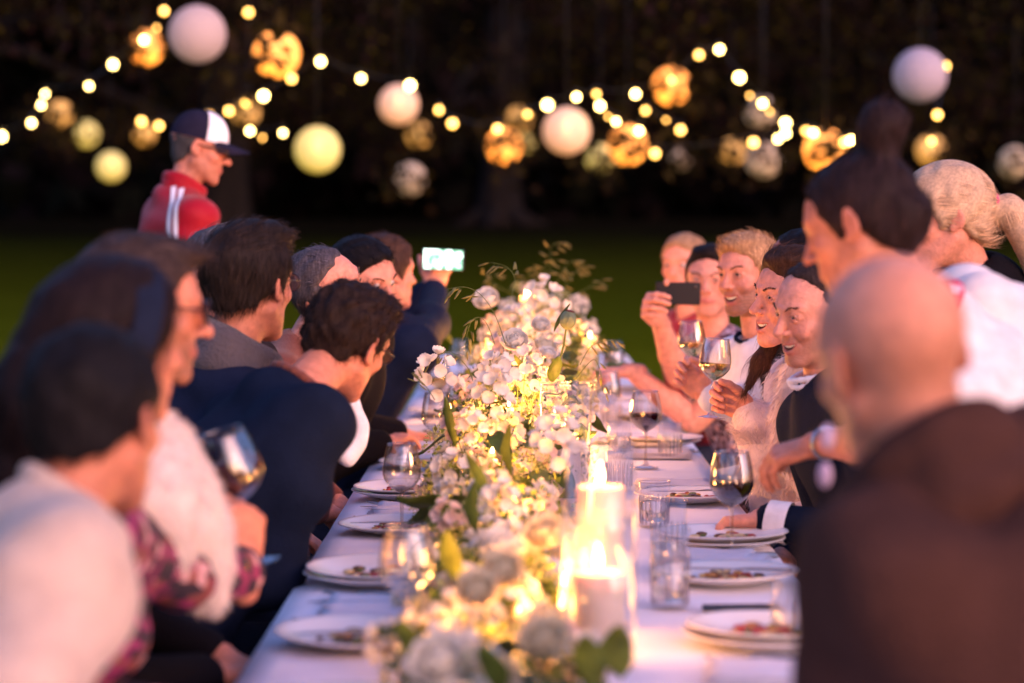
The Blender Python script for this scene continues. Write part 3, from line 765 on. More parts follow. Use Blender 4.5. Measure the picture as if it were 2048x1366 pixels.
    # ---------------- collar
    if collar:
        cname, cm, Rr, rr, hgt, tilt = collar
        ax = (H - N).normalized() * 0.5 + up * 0.5; ax.normalize(); a1 = (f2 - ax * f2.dot(ax)).normalized(); a2 = a1.cross(ax)
        C_ = N + ax * 0.005; allr = Rr + rr + hgt + 0.03
        K = SDF(np.array(C_) - allr, np.array(C_) + allr, 0.005 if rr > 0.008 else 0.0035)
        m_ = 22
        for lay in range(max(1, int(round(hgt / (rr * 1.2))))):
            pts = []
            for i_ in range(m_ + 1):
                an_ = 2 * math.pi * i_ / m_; fr = math.cos(an_)        # 1 = front
                rad_ = Rr + 0.10 * rr * math.sin(an_ * 3 + lay) + (0.006 * lay if cname != 'collar' else 0)
                pts.append(C_ + a1 * rad_ * fr * 1.08 + a2 * rad_ * math.sin(an_) + ax * (-tilt * fr + 0.012 + (rr * 1.2) * lay * (1 if cname == 'collar' else -1) + 0.006 * math.sin(an_ * 2 + lay * 2)))
            K.path(pts, [rr] * (m_ + 1), rr * 0.8)
        if cname != 'collar': K.disp(folds(0.004, 1.6, 1.0))
        kv, kq = K.net(); child_mesh(root, cname, kv, kq, M[cm])
    return dict(root=root, H=H, R=R, hs=hs, N=N, up=up, f2=f2, r2=r2, SR=SR, SL=SL, lim=lim, gv=gv, gq=gq, hv=hv, hq=hq, hip=hip)

def head_pt(p, v): return p['H'] + p['R'] @ (Vector(v) * p['hs'])

def spectacles(p, lens='lens_clear', r=0.022, frame='spec_frame', thick=0.0014):
    g = link('glasses', None, p['root']); fr = MB(); ls = []
    for sx in (-1, 1):
        c = Vector((sx * 0.034, 0.108, 0.008)); pts = []
        for i in range(21):
            a = 2 * math.pi * i / 20; pts.append(head_pt(p, c + Vector((math.cos(a) * r * 1.1, -0.006 * abs(math.cos(a)) if math.cos(a) * sx > 0 else 0, math.sin(a) * r * 0.85))))
        fr.tube(pts, thick, 6, False)
        fr.tube([head_pt(p, (sx * 0.058, 0.104, 0.014)), head_pt(p, (sx * 0.078, 0.05, 0.014)), head_pt(p, (sx * 0.083, -0.015, 0.012)), head_pt(p, (sx * 0.082, -0.035, -0.008))], thick * 1.1, 6)
        m = MB(); m.add([head_pt(p, c)] + pts[:-1], [(0, i + 1, (i + 1) % 20 + 1) for i in range(20)]); ls.append(m)
    fr.tube([head_pt(p, (-0.012, 0.108, 0.012)), head_pt(p, (0, 0.112, 0.015)), head_pt(p, (0.012, 0.108, 0.012))], thick, 6)
    mb_child(p['root'], 'frame', fr, M[frame]).parent = g
    for m in ls: mb_child(p['root'], 'lens', m, M[lens]).parent = g

def torus_child(p, name, c, axis, R, r, m, parent=None):
    mb = MB(); ax = Vector(axis).normalized(); a = ax.orthogonal().normalized(); b = ax.cross(a)
    mb.tube([Vector(c) + (a * math.cos(t) + b * math.sin(t)) * R for t in np.linspace(0, 2 * math.pi, 25)], r, 8, False)
    return mb_child(p['root'], name, mb, m)

def drape(p, name, pts, width, m, off=0.004, direction=(0, -1, 0)):
    """a flat strip laid on the garment (a stripe)"""
    bvh = BVHTree.FromPolygons([Vector(x) for x in p['gv']], [tuple(x) for x in p['gq']])
    d = Vector(direction).normalized(); pts = [Vector(x) for x in pts]; P_ = []
    n = 40; L = len(pts) - 1
    for i in range(n + 1):
        t = i / n * L; k = min(int(t), L - 1); c = pts[k].lerp(pts[k + 1], t - k); tg = (pts[min(k + 1, L)] - pts[k]).normalized(); s_ = tg.cross(d).normalized()
        row = []
        for w in (-0.5, 0, 0.5):
            o = c + s_ * width * w; hit = bvh.ray_cast(o - d * 0.5, d)
            row.append((hit[0] + hit[1] * 0 - d * off) if hit[0] is not None else None)
        P_.append(row)
    mb = MB(); rows = [r for r in P_ if all(x is not None for x in r)]
    for i in range(len(rows) - 1):
        if (rows[i][1] - rows[i + 1][1]).length > 0.08: continue
        for k in range(2):
            a, b, c, e = rows[i][k], rows[i][k + 1], rows[i + 1][k + 1], rows[i + 1][k]
            mb.add([a, b, c, e], [(0, 1, 2, 3)])
    if mb.v: mb_child(p['root'], name, mb, m)
M['hair_light'] = mat('fur_strands', (0.7, 0.6, 0.58), 0.6, 0.3, 0.1, 60, attr=True)

# ------------------------------------------------------------------ ground
TZ = 0.75
def ground_z(x, y):
    t = min(max((y - 13) / 60, 0), 1); return 1.55 * t * t * (3 - 2 * t) * 0.9
def grid_mesh(x0, x1, y0, y1, nx, ny, zf):
    xs = np.linspace(x0, x1, nx); ys = np.linspace(y0, y1, ny)
    v = [(x, y, zf(x, y)) for y in ys for x in xs]
    f = [(j * nx + i, j * nx + i + 1, (j + 1) * nx + i + 1, (j + 1) * nx + i) for j in range(ny - 1) for i in range(nx - 1)]
    return v, f
m, n, b = new_mat('lawn'); M['lawn'] = m
tc = n.nodes.new('ShaderNodeTexCoord'); n1 = n.nodes.new('ShaderNodeTexNoise'); n1.inputs['Scale'].default_value = 0.35; n1.inputs['Detail'].default_value = 6
n2 = n.nodes.new('ShaderNodeTexNoise'); n2.inputs['Scale'].default_value = 40; n2.inputs['Detail'].default_value = 4
n.links.new(tc.outputs['Object'], n1.inputs[0]); n.links.new(tc.outputs['Object'], n2.inputs[0])
r = n.nodes.new('ShaderNodeValToRGB'); r.color_ramp.elements[0].color = (0.060, 0.082, 0.003, 1); r.color_ramp.elements[1].color = (0.120, 0.160, 0.006, 1)
r.color_ramp.elements[0].position = 0.35; r.color_ramp.elements[1].position = 0.65
mx = n.nodes.new('ShaderNodeMix'); mx.inputs[0].default_value = 0.5; n.links.new(n1.outputs[0], mx.inputs[2]); n.links.new(n2.outputs[0], mx.inputs[3])
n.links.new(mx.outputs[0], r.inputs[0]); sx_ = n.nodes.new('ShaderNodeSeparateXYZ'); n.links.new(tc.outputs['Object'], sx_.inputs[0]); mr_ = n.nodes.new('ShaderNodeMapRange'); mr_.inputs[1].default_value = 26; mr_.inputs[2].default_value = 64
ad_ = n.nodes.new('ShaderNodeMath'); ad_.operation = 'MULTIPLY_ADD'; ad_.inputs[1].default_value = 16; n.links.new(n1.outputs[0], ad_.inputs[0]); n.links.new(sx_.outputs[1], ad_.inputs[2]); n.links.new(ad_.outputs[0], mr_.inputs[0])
lm_ = n.nodes.new('ShaderNodeMix'); lm_.data_type = 'RGBA'; n.links.new(mr_.outputs[0], lm_.inputs[0]); n.links.new(r.outputs[0], lm_.inputs[6]); lm_.inputs[7].default_value = (0.012, 0.009, 0.004, 1)  # far lawn turns to brown earth, with the trees' shade painted into the colour
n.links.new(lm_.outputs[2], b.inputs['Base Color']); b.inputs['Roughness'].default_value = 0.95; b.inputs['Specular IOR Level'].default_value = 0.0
bp = n.nodes.new('ShaderNodeBump'); bp.inputs['Distance'].default_value = 0.05; n.links.new(n2.outputs[0], bp.inputs['Height']); n.links.new(bp.outputs[0], b.inputs['Normal'])
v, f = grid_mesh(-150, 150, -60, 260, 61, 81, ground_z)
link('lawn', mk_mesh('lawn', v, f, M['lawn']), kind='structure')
# short blades of grass near the table
k = 26000; bx = rng.uniform(-6, 6, k); by_ = rng.uniform(1.0, 20, k)
base = np.stack([bx, by_, np.array([ground_z(a, c) for a, c in zip(bx, by_)])], 1)
up_ = np.tile(np.array((0, 0, 1.0)), (k, 1)); fl = rng.normal(0, 1, (k, 3)); 
rv, rq, rc = ribbons(base, up_, fl, 0.06, 0.006, 2, 1.6, 0, 0.4, 0, (0.05, 0.10, 0.01), 0.4)
M['grass_blade'] = mat('grass_blade', (0.05, 0.1, 0.01), 0.7, 0.3, 0.2, 5, attr=True)
link('grass', mk_mesh('grass', rv, rq, M['grass_blade'], rc, False), None, 'short green grass blades growing over the near lawn', 'grass', kind='stuff')

# ------------------------------------------------------------------ beech trees hung with lights
M['bark'] = mat('bark', (0.010, 0.007, 0.005), 0.9, 0.2, 0.4, 6, 0.8, 14, stretch=(1, 1, 0.3))
M['beech_leaf'] = mat('beech_leaf', (0.022, 0.012, 0.012), 0.9, 0.03, 0.5, 3, attr=True)
def leaf_cloud(centres, radii, n, size, cols):
    c = np.array(centres); r = np.array(radii); i = rng.integers(0, len(c), n)
    d = rng.normal(0, 1, (n, 3)); d /= np.linalg.norm(d, axis=1)[:, None]; rr = rng.uniform(0.25, 1, n) ** 0.5
    p = c[i] + d * rr[:, None] * r[i] + rng.normal(0, 0.10, (n, 3))
    a = rng.normal(0, 1, (n, 3)); a[:, 2] -= 0.4; a /= np.linalg.norm(a, axis=1)[:, None]; bb = np.cross(a, rng.normal(0, 1, (n, 3))); bb /= np.linalg.norm(bb, axis=1)[:, None]
    nn = np.cross(a, bb); s = size * rng.uniform(0.6, 1.4, n)[:, None]
    V = np.stack([p, p + a * s * .5 + bb * s * .32 + nn * s * .1, p + a * s, p + a * s * .5 - bb * s * .32 + nn * s * .1], 1).reshape(-1, 3)
    Q = np.arange(n * 4).reshape(-1, 4); cc = np.array(cols)[rng.integers(0, len(cols), n)]
    return V, Q, np.repeat(cc, 4, 0)
BL = [(0.008, 0.005, 0.003), (0.010, 0.006, 0.004), (0.009, 0.008, 0.003), (0.030, 0.024, 0.004), (0.014, 0.007, 0.007)]
def beech(label, x, y, h, r, nclump, nleaf, zlow, xr=None, cr=1.2):
    z0 = ground_z(x, y); t = thing('beech_tree', label, 'tree', (x, y, z0)); mb = MB()
    mb.tube([(0, 0, -0.3), (0, 0, 0.3), (0.05, 0, 1.5), (0.1, 0.1, h * 0.35), (0.0, 0.1, h * 0.7), (0, 0, h)], [0.95, 0.62, 0.46, 0.38, 0.2, 0.05], 16)
    for k in range(7): 
        a = k * 0.9; mb.tube([(math.cos(a) * 0.25, math.sin(a) * 0.25, 0.5), (math.cos(a) * 0.75, math.sin(a) * 0.75, 0.12), (math.cos(a) * 1.5, math.sin(a) * 1.5, -0.15)], [0.22, 0.16, 0.05], 8)
    mb.obj('trunk', M['bark'], t)
    cs, rs_ = [], []
    for k in range(nclump):
        a = rnd.uniform(0, 6.283); q = math.sqrt(rnd.uniform(0.02, 1)) * r; zz = zlow + (h * 1.05 - zlow) * rnd.random() ** 1.2
        q *= math.sqrt(max(0.15, 1 - (zz / (h * 1.15)) ** 2)); cs.append((math.cos(a) * q, math.sin(a) * q, zz)); rs_.append((rnd.uniform(.8, 1.5) * cr, rnd.uniform(.8, 1.5) * cr, rnd.uniform(.35, .7) * cr))
    for k in range(12):
        c = Vector(cs[k * (nclump // 12)]); s_ = Vector((0, 0, rnd.uniform(2.0, h * .6)))
        m2 = MB(); m2.tube([s_, s_.lerp(c, .4) + Vector((0, 0, .8)), s_.lerp(c, .8) + Vector((0, 0, .4)), c], [0.16, 0.1, 0.05, 0.015], 8); m2.obj('branch', M['bark'], t)
    V, Q, C = leaf_cloud(cs, rs_, nleaf, 0.13, BL); o = link('crown', mk_mesh('crown', V, Q, M['beech_leaf'], C, False), t, kind='stuff')
    return t
beech('broad copper beech with the pale root flare straight behind the table', -5.6, 45, 13, 14, 150, 60000, 2.4)
beech('copper beech with a slim upright trunk right of the broad one', -0.6, 62, 14, 12, 110, 35000, 2.6)
beech('copper beech at the garden edge behind the capped man', -15.5, 38, 13, 12, 110, 40000, 2.2)
beech('copper beech spreading behind the two women standing at the table', 13.5, 42, 13, 13, 130, 45000, 2.2)
# low drooping branches of the nearest beech over the party
t = thing('beech_bough', 'long drooping copper beech boughs hung with lanterns over the lawn', 'tree branch', (0, 24, 5.5))
cs, rs_ = [], []
for k in range(150):
    yy = rnd.uniform(-8, 12); zz = rnd.uniform(-2.4, 2.5) + yy * 0.03; cs.append((rnd.uniform(-11, 11), yy, zz)); rs_.append((rnd.uniform(.5, 1.1), rnd.uniform(.5, 1.1), rnd.uniform(.2, .45)))
for k in range(16):
    x = -10 + k * 1.35; mb = MB(); y1 = rnd.uniform(-8, 2)
    mb.tube([(x * .6 - 2, 18, 2.5), (x * .8 - 1, 10, 2.0), (x, 2, 0.5), (x + .4, y1, -1.6 - rnd.random() * .5)], [0.13, 0.09, 0.05, 0.012], 7); mb.obj('branch', M['bark'], t)
V, Q, C = leaf_cloud(cs, rs_, 24000, 0.10, BL); link('leaves', mk_mesh('leaves', V, Q, M['beech_leaf'], C, False), t, kind='stuff')
# far wood that closes the garden
cs, rs_ = [], []
for k in range(420):
    a = rnd.uniform(-1.25, 1.25); R_ = rnd.uniform(75, 100); cs.append((math.sin(a) * R_ * 1.1, math.cos(a) * R_ + 4, rnd.uniform(1, 22) * 1.0)); rs_.append((4.5, 4.5, 2.6))
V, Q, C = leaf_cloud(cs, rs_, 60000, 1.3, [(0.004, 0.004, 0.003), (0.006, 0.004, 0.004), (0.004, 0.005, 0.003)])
hv_ = []; hf_ = []; nxh, nyh = 120, 26
for j in range(nyh):
    for i in range(nxh):
        a = -1.35 + 2.7 * i / (nxh - 1); q = Vector((math.sin(a) * 108, math.cos(a) * 104, -1 + 27 * j / (nyh - 1))); k_ = 1 + 0.05 * noise.noise(q * 0.22) - 0.0012 * q.z; hv_.append((q.x * k_, q.y * k_, q.z))
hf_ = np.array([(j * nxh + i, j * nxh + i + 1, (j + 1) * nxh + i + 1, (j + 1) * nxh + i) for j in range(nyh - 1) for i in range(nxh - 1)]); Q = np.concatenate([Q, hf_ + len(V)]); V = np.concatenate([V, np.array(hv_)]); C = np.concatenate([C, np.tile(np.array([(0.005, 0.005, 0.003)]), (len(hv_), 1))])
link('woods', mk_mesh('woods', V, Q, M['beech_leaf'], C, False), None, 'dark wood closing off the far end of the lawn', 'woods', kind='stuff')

# ------------------------------------------------------------------ lanterns and string lights
def lantern_mat(name, col, emit, s, tr=0.12):
    m, n, b = new_mat(name); b.inputs['Base Color'].default_value = (*col, 1); b.inputs['Roughness'].default_value = 0.8
    b.inputs['Emission Color'].default_value = (*emit, 1); b.inputs['Emission Strength'].default_value = s
    tp = n.nodes.new('ShaderNodeBsdfTransparent'); mx = n.nodes.new('ShaderNodeMixShader'); mx.inputs[0].default_value = tr
    n.links.new(b.outputs[0], mx.inputs[1]); n.links.new(tp.outputs[0], mx.inputs[2]); n.links.new(mx.outputs[0], n.nodes['Material Output'].inputs[0]); return m
LM = {'pale': lantern_mat('paper_pale', (0.40, 0.31, 0.31), (1.0, 0.55, 0.42), 0.07), 'lav': lantern_mat('paper_lavender', (0.38, 0.32, 0.37), (0.9, 0.6, 0.6), 0.03),
      'warm': lantern_mat('paper_warm', (0.75, 0.6, 0.45), (1.0, 0.40, 0.15), 0.16), 'gold': lantern_mat('paper_gold', (0.7, 0.5, 0.2), (1.0, 0.43, 0.05), 0.22),
      'lime': lantern_mat('paper_lime', (0.65, 0.65, 0.3), (0.85, 0.55, 0.06), 0.19), 'dim': lantern_mat('paper_dim', (0.6, 0.5, 0.35), (0.9, 0.50, 0.20), 0.05)}
M['bulb'] = mat('bulb', (1, 0.9, 0.6), 0.3, emit=(1.0, 0.64, 0.17), estr=12)
M['bulb_soft'] = mat('bulb_soft', (1, 0.9, 0.6), 0.3, emit=(1.0, 0.46, 0.07), estr=4.5)
M['bulb_lamp'] = mat('bulb_lamp', (1, 0.9, 0.6), 0.3, emit=(1.0, 0.58, 0.18), estr=2.4)
def candle_light(name, loc, e, soft=0.03):
    ld = bpy.data.lights.new(name, 'POINT'); ld.energy = e * 1.4; ld.color = (1.0, 0.38, 0.09); ld.shadow_soft_size = soft
    lo_ = bpy.data.objects.new(name, ld); COL.objects.link(lo_); lo_.location = loc
LAN = [(395, 68, 115, 'pale', 'large pale pink paper lantern at the top left above the capped man'),
 (1840, 150, 108, 'lav', 'large pale lavender paper lantern above the blonde ponytail woman'),
 (1133, 262, 95, 'warm', 'big pinkish lit lantern in the brightest cluster over the flowers'),
 (797, 209, 80, 'warm', 'peach lit lantern touching a bulb, left of centre'),
 (635, 299, 93, 'lime', 'large yellow-green lit lantern just right of the capped man'),
 (820, 358, 66, 'dim', 'small dim pink lantern hanging lowest left of centre'),
 (222, 333, 60, 'lime', 'small yellow-green lantern hanging low left of the red track jacket'),
 (1527, 320, 72, 'dim', 'dim beige lantern hanging low left of the hair bun'),
 (2030, 325, 66, 'dim', 'dim yellowish lantern cut by the right edge of the photo'),
 (1200, 318, 58, 'lime', 'small yellow-green lantern hanging under the brightest cluster'),
 (553, 108, 92, 'gold', 'large golden lantern among leaves right of the big pale pink one'),
 (292, 95, 68, 'gold', 'golden lantern close to the left of the big pale pink one'),
 (1650, 300, 85, 'gold', 'large golden lantern touching the hair bun from the left'),
 (1343, 172, 75, 'gold', 'golden lantern highest right of the brightest cluster'),
 (1255, 290, 80, 'gold', 'large golden lantern right side of the brightest cluster'),
 (1008, 292, 70, 'gold', 'golden lantern hanging left of the big pinkish one'),
 (1522, 225, 66, 'dim', 'dim golden lantern half hidden by leaves above the beige one'),
 (120, 228, 52, 'gold', 'small golden lantern far left beside three bulbs'),
 (172, 268, 54, 'lime', 'small yellow lantern right of the far left golden one'),
 (288, 268, 46, 'gold', 'tiny golden lantern just left of the cap'),
 (492, 225, 54, 'gold', 'small golden lantern just right of the cap'),
 (838, 270, 52, 'gold', 'small golden lantern below the peach one'),
 (1038, 238, 52, 'gold', 'small golden lantern left above the big pinkish one'),
 (1464, 303, 52, 'gold', 'small golden lantern left of the dim beige one'),
 (1862, 300, 60, 'gold', 'golden lantern right of the hair bun over blonde hair'),
 (1362, 318, 44, 'dim', 'tiny dim greenish lantern right of the brightest cluster'),
 (1048, 285, 44, 'lime', 'tiny green-yellow lantern overlapping the golden one left of the big pinkish one')]
LEAFC, LEAFR = [], []
for (x, y, dd, kind, lab) in LAN:
    Y = 0.36 * F / dd; Y = min(Y, 34); c = P(x, y, Y); R_ = dd / F * Y / 2
    t = thing('paper_lantern', lab, 'lantern', c, 0, 'round paper lanterns hanging in the trees')
    mb = MB(); prof = []
    for i in range(49):
        a = math.pi * (0.04 + 0.92 * i / 48); rr = R_ * (1 - 0.012 * abs(math.sin(i * math.pi / 4))); prof.append((rr * math.sin(a), rr * math.cos(a)))
    mb.lathe(prof, 32); mb.obj('shade', LM[kind], t)
    mb = MB(); mb.tube([(0, 0, R_), (0, 0, R_ + 1.6)], 0.004, 5); mb.lathe([(R_ * .13, R_ * .985), (R_ * .13, R_ * 1.0), (R_ * .10, R_ * 1.0)], 16); mb.obj('cord', M['cord'], t)
    if kind in ('gold', 'dim') or (kind == 'lime' and dd < 60):
        for q_ in range(6):
            LEAFC.append((c.x + rnd.uniform(-1, 1) * R_ * 1.1, c.y - rnd.uniform(0.5, 1.4), c.z - (c.z - 1.45) * 0.05 + rnd.uniform(-.9, 1.1) * R_)); LEAFR.append((R_ * rnd.uniform(.5, .9), .25, R_ * rnd.uniform(.35, .7)))
    if kind in ('warm', 'gold', 'lime'):
        mb = MB(); mb.ball((0, 0, R_ * 0.35), R_ * 0.2, 12, 8); mb.ball((0, 0, R_ * .05), (R_ * 0.13, R_ * .13, R_ * .3), 12, 8); mb.obj('lamp', M['bulb_lamp'], t)
        if dd > 60 and kind == 'gold': candle_light('lantern_glow', c + Vector((0, 0, 0)), 11.0, 0.10)
V, Q, C = leaf_cloud(LEAFC, LEAFR, len(LEAFC) * 16, 0.11, [(0.02, 0.012, 0.006), (0.03, 0.022, 0.006)]); t = thing('beech_sprays', 'loose hanging beech sprays partly hiding the golden lanterns', 'leaves', (0, 20, 3)); t['kind'] = 'stuff'; link('leaves', mk_mesh('leaves', V - np.array((0, 20, 3)), Q, M['beech_leaf'], C, False), t, kind='stuff')
STR = [('string of warm bulbs rising on the far left to above the big pale lantern', [(3, 273, 0), (63, 246, 0), (82, 210, 0), (90, 188, 0), (178, 172, 0), (226, 129, 0), (288, 80, 0), (328, 22, 1)], 20),
 ('string of bulbs passing behind the capped man and up past the golden lantern', [(283, 243, 1), (318, 252, 1), (418, 232, 1), (458, 222, 1), (492, 207, 1), (527, 192, 0), (583, 157, 1), (641, 123, 0), (722, 157, 0), (820, 171, 0)], 18.5),
 ('string of bulbs dipping behind the table centre then rising to the right', [(878, 220, 1), (905, 247, 1), (995, 258, 1), (1055, 229, 1), (1095, 210, 0), (1153, 194, 0), (1193, 188, 1), (1271, 188, 0), (1343, 160, 1), (1398, 110, 1), (1439, 99, 0), (1479, 155, 0), (1525, 207, 0), (1571, 246, 0)], 18),
 ('short string of the brightest bulbs beside the big pinkish lantern', [(1200, 212, 0), (1232, 243, 0), (1278, 262, 0), (1291, 221, 1), (1361, 260, 1)], 17.5),
 ('string of bulbs running behind the hair bun on the right', [(1310, 307, 1), (1507, 285, 1), (1556, 278, 0), (1571, 267, 0), (1612, 262, 1), (1627, 266, 0), (1690, 285, 1), (1702, 281, 0), (1863, 282, 1), (1875, 230, 1), (1890, 133, 1)], 18),
 ('two low bulbs strung right of the cap with one high above', [(566, 266, 0), (500, 262, 0), (497, 25, 1)], 19)]
for lab, pts, Y in STR:
    c0 = P(*pts[0][:2], Y); t = thing('string_lights', lab, 'string lights', c0, 0, 'strings of warm festoon bulbs')
    w = [P(x, y, Y + rnd.uniform(-1, 1)) - c0 for x, y, _ in pts]; line = []
    for i in range(len(w) - 1):
        for j in range(5):
            q = j / 5; line.append(w[i].lerp(w[i + 1], q) + Vector((0, 0, 0.055 - 0.12 * q * (1 - q))))
    mb = MB(); mb.tube(line + [w[-1] + Vector((0, 0, 0.055))], 0.004, 5); [mb.tube([q_ + Vector((0, 0, 0.024)), q_ + Vector((0, 0, 0.056))], 0.012, 8) for q_ in w]; mb.obj('cable', M['cord'], t)
    for (x, y, s_), p_ in zip(pts, w):
        mb = MB(); mb.ball((0, 0, 0), (0.026, 0.026, 0.027), 14, 10)
        o = mb.obj('bulb', M['bulb_soft' if s_ else 'bulb'], t); o.location = p_; o.scale = (rnd.uniform(0.65, 1.1),) * 3
    for i in range(len(w) - 1):
        if rnd.random() < 0.22:
            q = rnd.uniform(.3, .7); mb = MB(); mb.ball((0, 0, 0), 0.012, 10, 8); o = mb.obj('bulb', M['bulb_soft'], t); o.location = w[i].lerp(w[i + 1], q) + Vector((0, 0, rnd.uniform(-.05, .03)))

# ------------------------------------------------------------------ table and cloth
X0, X1, Y0, Y1 = -0.424, 0.525, 2.0, 12.4
for i in range(5):
    ya = Y0 + (Y1 - Y0) * i / 5; yb = Y0 + (Y1 - Y0) * (i + 1) / 5
    t = thing('trestle_table', ['nearest', 'second', 'middle', 'fourth', 'farthest'][i] + ' wooden trestle table standing under the long white cloth', 'table', (0.05, (ya + yb) / 2, 0), 0, 'trestle tables end to end')
    mb = MB(); mb.box((X0 - .05 + 0.02, ya - (ya + yb) / 2 + .005, TZ - 0.032), (X1 - .05 - 0.02, yb - (ya + yb) / 2 - .005, TZ - 0.004)); mb.obj('tabletop', M['wood'], t, False)
    for sx in (X0 + .06, X1 - .16):
        for sy in (-0.85, 0.85):
            mb = MB(); mb.box((sx - .025, sy - .025, 0), (sx + .025, sy + .025, TZ - 0.033)); mb.obj('leg', M['wood'], t, False)
nx, ny = 41, 420
vs = []; prof = []
drop = 0.42
for i in range(nx):
    u = i / (nx - 1)
    if u < 0.28: prof.append((X0 - 0.012, TZ - drop * (1 - u / 0.28) ** 1.0, 1 - u / 0.28, -1))
    elif u > 0.72: prof.append((X1 + 0.012, TZ - drop * ((u - 0.72) / 0.28), (u - .72) / .28, 1))
    else:
        q = (u - 0.28) / 0.44; prof.append((X0 + (X1 - X0) * q, TZ, 0, 0))
ys = np.linspace(Y0, Y1, ny)
for y in ys:
    for (x, z, dq, sd) in prof:
        if sd: x += sd * (0.03 * dq * (0.6 + math.sin(y * 9 + math.sin(y * 2.3) * 2) * 0.8 + 0.4 * math.sin(y * 23)))
        else:
            z += 0.0016 * noise.noise(Vector((x * 5, y * 3.5, 0))) + 0.0012 * noise.noise(Vector((x * 14, y * 9, 3)))
            for yc in (3.42, 4.28, 4.95, 5.7, 7.3, 8.6): z += 0.003 * math.exp(-((y - yc + 0.05 * math.sin(x * 9)) / 0.012) ** 2)
        vs.append((x, y, z))
fs = [(j * nx + i, j * nx + i + 1, (j + 1) * nx + i + 1, (j + 1) * nx + i) for j in range(ny - 1) for i in range(nx - 1)]
for (yy, sg) in ((Y0, -1), (Y1, 1)):   # end drops
    o = len(vs); nn_ = 24
    for i in range(nn_):
        x = X0 + (X1 - X0) * i / (nn_ - 1)
        for zq in (0, 0.3, 0.7, 1): vs.append((x, yy + sg * (0.004 + 0.03 * zq * (1 + math.sin(x * 14))), TZ - drop * zq))
    fs += [(o + i * 4 + k, o + i * 4 + k + 1, o + (i + 1) * 4 + k + 1, o + (i + 1) * 4 + k) for i in range(nn_ - 1) for k in range(3)]
link('tablecloth', mk_mesh('tablecloth', vs, fs, M['linen']), None, 'long white linen tablecloth with soft creases over the dining table', 'tablecloth')
T0 = TZ + 0.004

# ------------------------------------------------------------------ tableware builders
def plate_mesh(r, name='plate'):
    mb = MB(); s = r / 0.135
    mb.lathe([(0, 0.004), (0.055 * s, 0.004), (0.085 * s, 0.006), (0.095 * s, 0.012), (0.128 * s, 0.021), (0.134 * s, 0.0235), (0.135 * s, 0.0215), (0.126 * s, 0.018), (0.095 * s, 0.008), (0.075 * s, 0.002), (0.07 * s, 0.0), (0, 0.001)], 56)
    return mb.mesh(name, M['porcelain'])
PLATE = plate_mesh(0.140); SIDE = plate_mesh(0.09)
def food_mesh(seed):
    r_ = random.Random(seed); mb = MB()
    mats = [(0.45, 0.22, 0.05), (0.30, 0.03, 0.02), (0.10, 0.13, 0.02), (0.55, 0.42, 0.2), (0.12, 0.05, 0.02)]
    cols = []
    for i in range(46):
        a = r_.uniform(0, 6.28); q = math.sqrt(r_.random()) * 0.07; n0 = len(mb.v); c = r_.choice(mats)
        s_ = r_.uniform(0.002, 0.008); mb.ball((q * math.cos(a) + 0.01, q * math.sin(a), 0.006 + s_ * .4), (s_ * r_.uniform(.8, 2.6), s_ * r_.uniform(.8, 2.2), s_ * .7), 7, 5, Matrix.Rotation(r_.uniform(0, 3), 3, 'Z'))
        cols += [c] * (len(mb.v) - n0)
    for i in range(3):
        n0 = len(mb.v); a = r_.uniform(0, 6.28); mb.ball((0.03 * math.cos(a), 0.03 * math.sin(a), 0.0062), (r_.uniform(.02, .04), r_.uniform(.015, .03), 0.0015), 14, 4); cols += [r_.choice([(0.35, 0.16, 0.04), (0.5, 0.36, 0.16), (0.25, 0.05, 0.02)])] * (len(mb.v) - n0)
    return mk_mesh('leftovers', mb.v, mb.f, M['food'], np.array(cols))
M['food'] = mat('food', (0.4, 0.2, 0.05), 0.35, 0.5, 0.2, 90, attr=True)
FOOD = [food_mesh(i) for i in range(4)]
def knife_mesh():
    mb = MB(); pr = [(-0.11, 0.008), (-0.10, 0.0095), (-0.03, 0.0075), (0.0, 0.006)]
    top = [(y, w) for y, w in pr] + [(0.005, 0.009), (0.06, 0.0105), (0.09, 0.008), (0.115, 0.001)]
    vs = []; fs = []
    for y, w in top:
        th = 0.0045 if y < 0 else 0.0016; vs += [(-w, y, 0.0008), (w, y, 0.0008), (w, y, th), (-w, y, th)]
    for i in range(len(top) - 1):
        for k in range(4): fs.append((i * 4 + k, i * 4 + (k + 1) % 4, i * 4 + 4 + (k + 1) % 4, i * 4 + 4 + k))
    fs += [(3, 2, 1, 0), tuple(len(vs) - 4 + k for k in range(4))]; mb.add(vs, fs); return mb.mesh('knife', M['steel'])
def fork_mesh():
    mb = MB(); mb.tube([(0, -0.11, 0.003), (0, -0.05, 0.005), (0, 0.02, 0.010), (0, 0.045, 0.006)], [0.007, 0.0045, 0.003, 0.005], 8)
    mb.box((-0.012, 0.04, 0.003), (0.012, 0.062, 0.006))
    for i in range(4): mb.tube([(-0.0105 + i * 0.007, 0.058, 0.0045), (-0.0105 + i * 0.007, 0.085, 0.006), (-0.0105 + i * 0.007, 0.108, 0.010)], [0.0017, 0.0016, 0.001], 6)
    return mb.mesh('fork', M['steel'])
KNIFE, FORK = knife_mesh(), fork_mesh()
